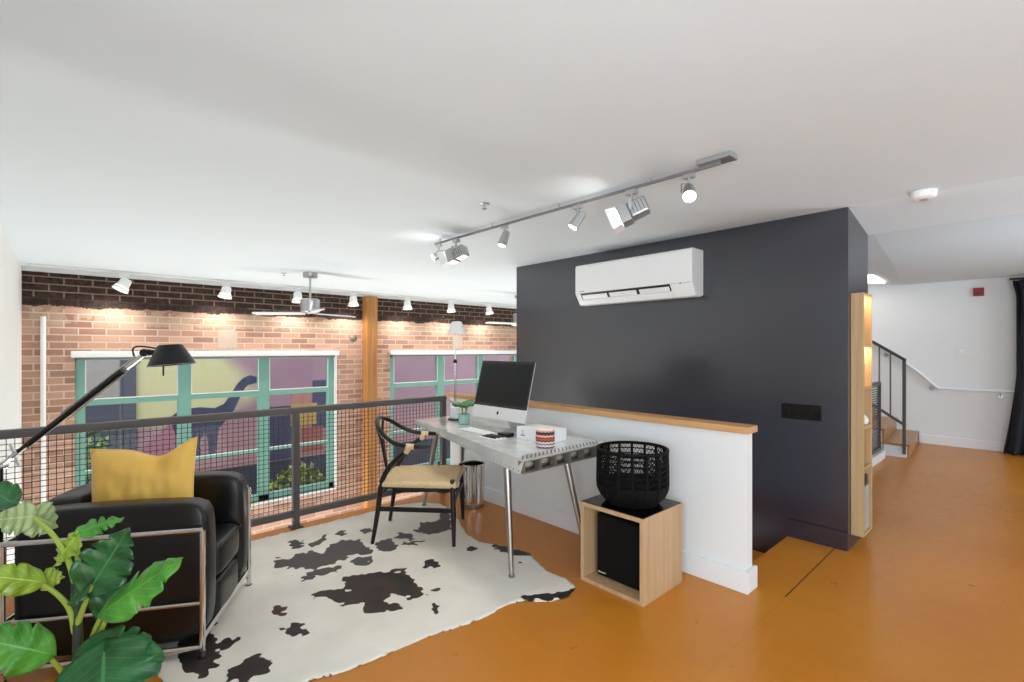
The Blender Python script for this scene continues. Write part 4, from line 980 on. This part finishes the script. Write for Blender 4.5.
def spot_light(name, loc, d, power, angle, col=(1, .95, .86), blend=0.5):
    l = bpy.data.lights.new(name, 'SPOT'); l.energy = power; l.spot_size = angle; l.spot_blend = blend; l.color = col; l.shadow_soft_size = 0.03
    o = bpy.data.objects.new(name, l); C.objects.link(o); o.location = loc; o.rotation_euler = Vector(d).to_track_quat('-Z', 'Y').to_euler(); return o
def can_lamp(label, x, d, size=1.0, power=25):
    d = Vector(d).normalized(); top = Vector((x, TY, TZ - .011)); t = thing('track_lamp', label, 'track lamp', top, 0, 'can lamps on the desk track')
    pv = top + Vector((0, 0, -0.075)) ; 
    g = G(); g.bx(x - .03, x + .03, TY - .016, TY + .016, TZ - .035, TZ - .011); g.cyl(top + Vector((0, 0, -.02)), top + Vector((0, 0, -.05)), .009); obj('adapter', g, m_fixt, t, bevel=0.002)
    sd = d.cross(Vector((0, 0, 1))).normalized() if abs(d.z) < .98 else Vector((1, 0, 0)); c = top + Vector((0, 0, -0.095)); R = 0.034 * size
    g = G(); g.bar(top + Vector((0, 0, -.048)), top + sd * (R + .006) + Vector((0, 0, -.05)), .012, .004); g.bar(top + sd * (R + .006) + Vector((0, 0, -.048)), c + sd * (R + .006), .012, .004); obj('bracket', g, m_fixt, t)
    g = G(); g.lathe(c, [(0, -.055), (R * .75, -.055), (R * .85, -.045), (R, 0.045), (R * 1.12, .055), (R * 1.12, .062), (R * 1.0, .062), (R * .96, .05), (0, .048)], 28, d); h = obj('housing', g, m_fixt, t)
    g = G(); g.lathe(c, [(0, .060), (R * .6, .059), (R * .97, .052), (R * .97, .05), (0, .05)], 28, d); obj('lens', g, m_bulb, h)
    spot_light('track_lamp_beam', c + d * 0.075, d, power, 1.5)
def box_projector(label, x, d, power=40):
    d = Vector(d).normalized(); top = Vector((x, TY, TZ - .011)); t = thing('track_projector', label, 'track projector', top, 0, 'box projectors on the desk track')
    sd = d.cross(Vector((0, 0, 1))).normalized(); up = sd.cross(d); c = top + Vector((0, 0, -0.13))
    g = G(); g.bx(x - .035, x + .035, TY - .018, TY + .018, TZ - .038, TZ - .011); g.cyl(top + Vector((0, 0, -.02)), top + Vector((0, 0, -.06)), .010); obj('adapter', g, m_fixt, t, bevel=0.002)
    g = G()
    for s in (-1, 1): g.bar(top + Vector((0, 0, -.056)), top + sd * .07 * s + Vector((0, 0, -.075)), .018, .005); g.bar(top + sd * .07 * s + Vector((0, 0, -.07)), c + sd * .068 * s, .018, .005)
    obj('yoke', g, m_fixt, t)
    def ob(o, a, b, l): return (o, sd * a, up * b, d * l)
    g = G(); g.obx(*ob(c - d * .045, .056, .048, .055)); bd = obj('housing', g, m_fixt, t, bevel=0.014, seg=3)
    g = G(); g.obx(*ob(c + d * .04, .062, .055, .032)); obj('front_box', g, m_fixt, t, bevel=0.006)
    g = G()
    for k in range(4): g.obx(c - d * (.075 - k * .02), sd * .0575, up * .03, d * .003)
    obj('vent_fin', g, m_grey, bd)
    g = G(); g.lathe(c + d * .072, [(0, .004), (.045, .003), (.047, 0)], 24, d); obj('lens', g, m_bulb, t)
    mw = m_wplas
    for s, (a, b) in enumerate(((sd, up), (-sd, up), (up, sd), (-up, sd))):
        k0 = .062 if s < 2 else .055; hw = .05 if s < 2 else .058; dirn = (d * .95 + a * .16).normalized(); p = c + d * .074 + a * k0
        g = G(); q = p + dirn * .06; ext = dirn.cross(b).normalized() * .002
        g.prism([p - b * hw, p + b * hw, q + b * (hw + .008), q - b * (hw + .008)], ext); obj('barn_door', g, mw, t)
    spot_light('projector_beam', c + d * 0.085, d, power, 1.3)
    spot_light('projector_spill', c + d * 0.135 + up * 0.02, (d * .5 + Vector((0, 0, 1))), 2.2, 2.0, (1, .97, .92), 0.8)
can_lamp('small can lamp at the far left end of the desk track', -3.64, (-0.3, -0.9, -0.5), 1.0, 14)
box_projector('grey box projector with flaps near the left end of the desk track', -3.38, (-0.75, -0.35, -0.30), 16)
can_lamp('can lamp pointing down on the desk track, right of the left projector', -2.76, (-0.12, -0.32, -0.93), 1.0, 14)
can_lamp('can lamp tilted toward the armchair, left of the big projector', -2.04, (-0.36, -0.42, -0.82), 1.0, 14)
box_projector('large box projector with white flaps in the middle of the desk track', -1.63, (-0.85, -0.42, -0.38), 18)
can_lamp('lit can lamp facing the room at the right end of the desk track', -1.27, (0.35, -0.62, -0.62), 1.0, 12)

# lamps on the brick wall track
g = G(); g.bx(-7.90, -7.85, -0.3, 9.3, H - .03, H - .002); tag(obj('wall_track_rail', g, m_wplas, bevel=0.003), 'long white ceiling track running along the brick wall', 'track')
def wall_lamp(label, y, tw):
    top = Vector((-7.87, y, H - .03)); t = thing('wall_track_lamp', label, 'track lamp', top, 0, 'white lamps on the brick wall track')
    g = G(); g.bx(-7.90, -7.84, y - .05, y + .05, H - .075, H - .03); obj('adapter', g, m_wplas, t, bevel=0.006)
    d = Vector((0.10, tw, -0.97)).normalized(); c = top + Vector((0.01, 0, -.13))
    g = G(); g.bar(top + Vector((0, 0, -.03)), c, .05, .03); obj('arm', g, m_wplas, t, bevel=0.004)
    g = G(); g.lathe(c, [(0, -.07), (.05, -.07), (.06, -.05), (.065, .02), (.09, .085), (.092, .09), (.085, .09), (.06, .03), (0, .03)], 28, d); h = obj('housing', g, m_wplas, t)
    g = G(); g.lathe(c, [(0, .075), (.05, .07), (.08, .055), (.07, .04), (0, .04)], 24, d); obj('lens', g, m_bulb2, h)
    spot_light('wall_lamp_beam', c + d * 0.12, Vector((-0.35, tw * .3, -1)), 25, 2.4, (1, .95, .88), 1.0)
for y, tw, lab in ((0.56, -.5, 'white lamp on brick wall track above left end of the left blind'), (1.70, -.2, 'white lamp on brick wall track above the middle of the left window'), (2.69, 0, 'white lamp on brick wall track just left of the ceiling fan motor'),
                   (3.60, 0, 'white lamp on brick wall track just left of the timber post'), (4.64, 0, 'white lamp on brick wall track, first one right of the timber post'), (5.62, 0, 'white lamp on brick wall track straight above the white table lamp'), (6.60, 0.1, 'white lamp on brick wall track nearest the dark navy wall')):
    wall_lamp(lab, y, tw)

# ------------------------------------------------------------------ ceiling fans, sprinklers, detector
def fan(label, x, y, ph):
    t = thing('ceiling_fan', label, 'ceiling fan', (x, y, H), 0, 'ceiling fans over the open space')
    g = G(); g.lathe((x, y, H), [(0, -.06), (.085, -.06), (.09, -.05), (.09, 0)], 36); obj('canopy', g, m_fixt, t)
    g = G(); g.cyl((x, y, H - .05), (x, y, H - .34), .014); obj('downrod', g, m_fixt, t)
    g = G(); g.lathe((x, y, H - .52), [(0, 0), (.09, 0), (.115, .02), (.118, .06), (.118, .17), (.10, .185), (0, .19)], 40); obj('motor', g, m_fixt, t)
    for k in range(3):
        a = ph + k * 2 * PI / 3; dv = Vector((math.cos(a), math.sin(a), 0)); sv = Vector((-dv.y, dv.x, 0)); z = H - .53
        g = G(); o = Vector((x, y, z))
        g.prism([o + dv * .08 - sv * .045, o + dv * .70 - sv * .055 , o + dv * .74 - sv * .02, o + dv * .74 + sv * .03, o + dv * .70 + sv * .065, o + dv * .08 + sv * .05], (0, 0, .012)); 
        for v in g.b.verts: v.co.z += (v.co - o).dot(sv) * .16
        obj('blade', g, m_wplas, t)
fan('ceiling fan with grey motor hanging in front of the left window', -6.38, 2.34, math.atan2(-.58, -.53))
fan('ceiling fan mostly hidden behind the dark navy wall, one blade showing', -6.4, 6.1, math.atan2(-.99, -.1))
for (x, y), lab in (((-2.55, 2.10), 'ceiling sprinkler near the left end of the desk track'), ((-6.61, 2.09), 'ceiling sprinkler beside the ceiling fan canopy')):
    t = thing('sprinkler', lab, 'sprinkler', (x, y, H))
    g = G(); g.lathe((x, y, H), [(0, -.008), (.02, -.008), (.036, -.002), (.036, 0)], 24); obj('escutcheon', g, m_fixt, t)
    g = G(); g.cyl((x, y, H - .005), (x, y, H - .03), .008); g.lathe((x, y, H - .034), [(0, 0), (.017, 0), (.017, .003), (0, .003)], 16); obj('head', g, m_chrome, t)
t = thing('smoke_detector', 'round white smoke detector on the ceiling by the dark wall corner', 'smoke detector', (-0.48, 3.96, H - .05))
g = G(); g.lathe((-0.48, 3.96, H), [(0, -.05), (.04, -.05), (.058, -.042), (.066, -.02), (.066, 0)], 36); obj('body', g, m_wplas, t)
g = G(); g.lathe((-0.48, 3.96, H), [(0, -.056), (.02, -.056), (.024, -.05)], 20); obj('sensor_cap', g, m_fixt, t)

# ------------------------------------------------------------------ fittings on walls
t = thing('switch_plate', 'black four-gang switch plate on the dark navy wall', 'light switch', (-1.18, 4.0, 0.885))
g = G(); g.bx(-1.315, -1.05, 3.990, 4.0, 0.883, 0.995); obj('plate', g, m_lacq, t, bevel=0.003)
for k in range(4):
    x = -1.283 + k * .0667; g = G(); g.prism([(x - .017, 3.990, .906), (x - .017, 3.984, .906), (x - .017, 3.988, .972), (x - .017, 3.990, .972)], (.034, 0, 0)); obj('rocker', g, m_lacq, t)
t = thing('fire_alarm', 'small dark red fire alarm box high on the far white wall', 'fire alarm', (-0.555, 9.45, 2.15))
g = G(); g.bx(-0.61, -0.50, 9.40, 9.45, 2.15, 2.265); obj('body', g, m_red, t, bevel=0.006)
g = G(); g.bx(-0.59, -0.52, 9.392, 9.40, 2.17, 2.20); obj('grille', g, M('dark_red_plastic', (110, 20, 28), 0.5), t)
t = thing('wall_plate', 'blank white plate on the far wall above the white handrail', 'wall plate', (-0.73, 9.45, 1.30))
g = G(); g.bx(-0.79, -0.67, 9.435, 9.45, 1.31, 1.45); obj('plate', g, m_white, t, bevel=0.004)
g = G(); g.bx(-0.745, -0.715, 9.43, 9.436, 1.36, 1.40); obj('button', g, m_wplas, t)
t = thing('handrail', 'white handrail on the far wall following the short stair', 'handrail', (-1.0, 9.45, 0.83))
g = G(); g.tube(smooth_path([(-2.6, 9.38, 2.22), (-1.36, 9.38, 1.20), (-1.05, 9.38, 0.90), (-0.97, 9.38, 0.837), (-0.90, 9.38, 0.832), (-0.20, 9.38, 0.832)], 4), 0.021, 14); obj('rail', g, m_trim, t)
for x, z in ((-1.06, .90), (-0.34, .832), (-1.6, 1.39)):
    g = G(); g.tube(smooth_path([(x, 9.38, z - .02), (x, 9.385, z - .06), (x, 9.44, z - .075)]), .008, 8); g.lathe((x, 9.45, z - .075), [(0, .008), (.028, .008), (.032, 0)], 16, (0, -1, 0)); obj('bracket', g, m_fixt, t)

# wall shelf on the end of the dark wall
t = thing('wall_shelf', 'tall narrow wooden wall shelf with lit niches on the dark wall end', 'shelf', (-0.85, 4.2, 0.10))
sx0, sx1, sy0, sy1, sz0, sz1 = -0.888, -0.812, 4.06, 4.31, 0.10, 1.795; q = 0.016
for y in (sy0, sy1 - q):
    g = G(); g.bx(sx0, sx1, y, y + q, sz0, sz1); obj('side_panel', g, m_shelf, t, bevel=0.001)
g = G(); g.bx(sx0, sx0 + .008, sy0 + q, sy1 - q, sz0, sz1); obj('back_panel', g, m_shelf, t)
for z in (sz0, 0.56, 0.845, 1.122, 1.415, sz1 - q):
    g = G(); g.bx(sx0 + .008, sx1 - .001, sy0 + q, sy1 - q, z, z + q); obj('shelf_board', g, m_shelf, t)
for z in (1.122, 1.415):
    zt = (1.415 if z < 1.2 else sz1 - q) - .006
    g = G(); g.bx(sx0 + .010, sx0 + .02, sy0 + q + .01, sy1 - q - .01, zt - .004, zt); obj('led_strip', g, m_led, t)
g = G(); g.lathe((-0.845, 4.24, 0.862), [(0, 0), (.018, .002), (.026, .025), (.018, .05), (.008, .06), (0, .075)], 20); tag(obj('figurine', g, m_wplas), 'small pale ornament in the middle niche of the wall shelf', 'ornament')
g = G(); g.bx(-0.872, -0.822, 4.16, 4.28, 0.117, 0.43); tag(obj('folder', g, M('pale_grey_card', (176, 170, 160), 0.6), bevel=0.004), 'white folder standing in the bottom niche of the wall shelf', 'folder')
g = G(); g.bx(-0.868, -0.828, 4.19, 4.27, 0.431, 0.50); tag(obj('camera_case', g, m_black, bevel=0.008), 'small black case on top of the white folder in the wall shelf', 'case')

# added off-camera uplights that wash the ceiling and cool its warm tint
def uplight(label, x, y, power):
    t = thing('added_uplight', label, 'floor lamp', (x, y, 0))
    g = G(); g.lathe((x, y, 0), [(0, 0), (.10, 0), (.10, .22), (.092, .22), (.088, .16), (0, .16)], 32); obj('can', g, m_black, t)
    g = G(); g.lathe((x, y, .165), [(0, .012), (.05, .01), (.08, 0), (0, 0)], 24); obj('lens', g, m_bulb2, t)
    spot_light('added_uplight_beam', (x, y, .24), (0, 0, 1), power, 2.7, (0.65, 0.85, 1.0), 0.6)
uplight('added black fill uplight, unseen behind the camera', 0.9, 0.0, 126)
uplight('added black fill uplight, unseen in the passage off to the right', 0.9, 5.6, 100)

# ------------------------------------------------------------------ stair at the far right, guard, stairwell steps, curtain
t = thing('staircase', 'short wooden stair climbing left along the far white wall', 'stairs', (-1.5, 8.7, 0))
for k in range(9):
    x = -1.12 - k * 0.262; z = 0.175 * (k + 1)
    sk = .09
    g = G(); g.prism([(x - .29, 7.985, z - .03), (x + .012, 7.985, z - .03), (x + .012 - sk, 9.44, z - .03), (x - .29 - sk, 9.44, z - .03)], (0, 0, .03)); obj('tread', g, m_oak, t, bevel=0.004)
    g = G(); g.prism([(x - .02, 8.0, z - .175), (x, 8.0, z - .175), (x - sk, 9.44, z - .175), (x - .02 - sk, 9.44, z - .175)], (0, 0, .145)); obj('riser', g, m_oak, t)
g = G()
for k in range(9): x = -1.12 - k * .262; g.bx(x - .262, x - .02, 7.995, 8.015, 0 if k < 2 else .175 * (k - 1), .175 * (k + 1) - .03)
obj('stringer', g, m_trim, t)
t = thing('stair_railing', 'black metal stair railing with slim balusters at the far stair', 'railing', (-1.16, 8.0, 0))
y = 7.96
g = G(); g.bx(-1.18, -1.145, y - .018, y + .018, 0.05, 1.285); obj('newel_post', g, m_rail, t)
def zr(x): return 1.268 + (-1.16 - x) * 0.70
g = G(); g.bar((-1.15, y, zr(-1.15)), (-3.0, y, zr(-3.0)), .036, .036); obj('top_rail', g, m_rail, t)
g = G(); g.bar((-1.15, y, .42), (-3.0, y, .42 + 1.85 * .70), .03, .03); obj('bottom_rail', g, m_rail, t)
for k in range(9):
    x = -1.30 - k * .13 if k else -1.30
    x = -1.305 - k * .118
    g = G(); g.cyl((x, y, .42 + (-1.15 - x) * .7), (x, y, zr(x)), .0085, n=10); obj('baluster', g, m_rail, t)
t = thing('guard_panel', 'black framed louvred guard panel beyond the wall shelf', 'guard', (-1.38, 6.2, 0.10))
gx = -1.385
for n_, a in (('top_rail', (gx - .018, gx + .018, 4.62, 7.76, .945, .985)), ('bottom_rail', (gx - .018, gx + .018, 4.62, 7.76, .105, .145)), ('end_post', (gx - .018, gx + .018, 7.72, 7.76, .10, .985)), ('end_post', (gx - .018, gx + .018, 4.62, 4.66, .10, .985))):
    g = G(); g.bx(*a); obj(n_, g, m_rail, t)
g = G()
for k in range(26): z = .16 + k * .0305; g.bx(gx - .006, gx + .006, 4.66, 7.72, z, z + .012)
obj('louvre_infill', g, m_rail, t)
t = thing('stairwell_steps', 'ochre steps descending between the half wall and dark wall', 'stairs', (-2.0, 3.5, -1.6))
for k in range(8):
    x = -1.27 - k * .27; g = G(); g.bx(x - .29, x, 3.0, 3.99, -.18 * (k + 1) - .04, -.18 * (k + 1)); tr = obj('tread', g, m_floor, t)
    g = G(); g.bx(x - .015, x, 3.0, 3.99, -.18 * (k + 1), -.18 * k - (.0 if k else .001)); 
    if k: obj('riser', g, m_floor, tr)
    else: g.b.free()
g = G(); zc = lambda x, y: H + 0.30 * max(0, (-0.90 - 0.0947 * (y - 4.58)) - x) / 3.1 - .004
g.prism([(x, y, zc(x, y)) for x, y in ((-1.52, 8.1), (-1.55, 9.05), (-2.3, 9.05), (-2.3, 8.1))], (0, 0, -.02)); tag(obj('ceiling_light', g, m_panel), 'bright square ceiling light above the far stair', 'ceiling light')

def curtain():
    t = thing('curtain', 'dark navy full-length curtain gathered at the right edge', 'curtain', (0.15, 9.2, 0))
    def P(u, v):
        z = 0.012 + 2.30 * v; pinch = math.exp(-((z - 1.2) / .35) ** 2); lft = -0.185 - 0.125 * max(0, 1 - z / 1.1) ** 1.3 - 0.035 * math.exp(-((z - 2.3) / .12) ** 2)
        x = lft + (0.75 - lft) * u; am = .05 * (1 - .5 * pinch)
        return (x, 9.22 + am * math.sin(u * 46 + .5 * math.sin(v * 3)) + .012 * math.sin(u * 110 + v * 4), z)
    g = G(); g.grid(P, 150, 40); o = obj('cloth', g, m_curtain, t); md = o.modifiers.new('thick', 'SOLIDIFY'); md.thickness = .006
    g = G(); g.cyl((-0.25, 9.24, 2.335), (0.9, 9.24, 2.335), .014); obj('rod', g, m_black, t)
curtain()
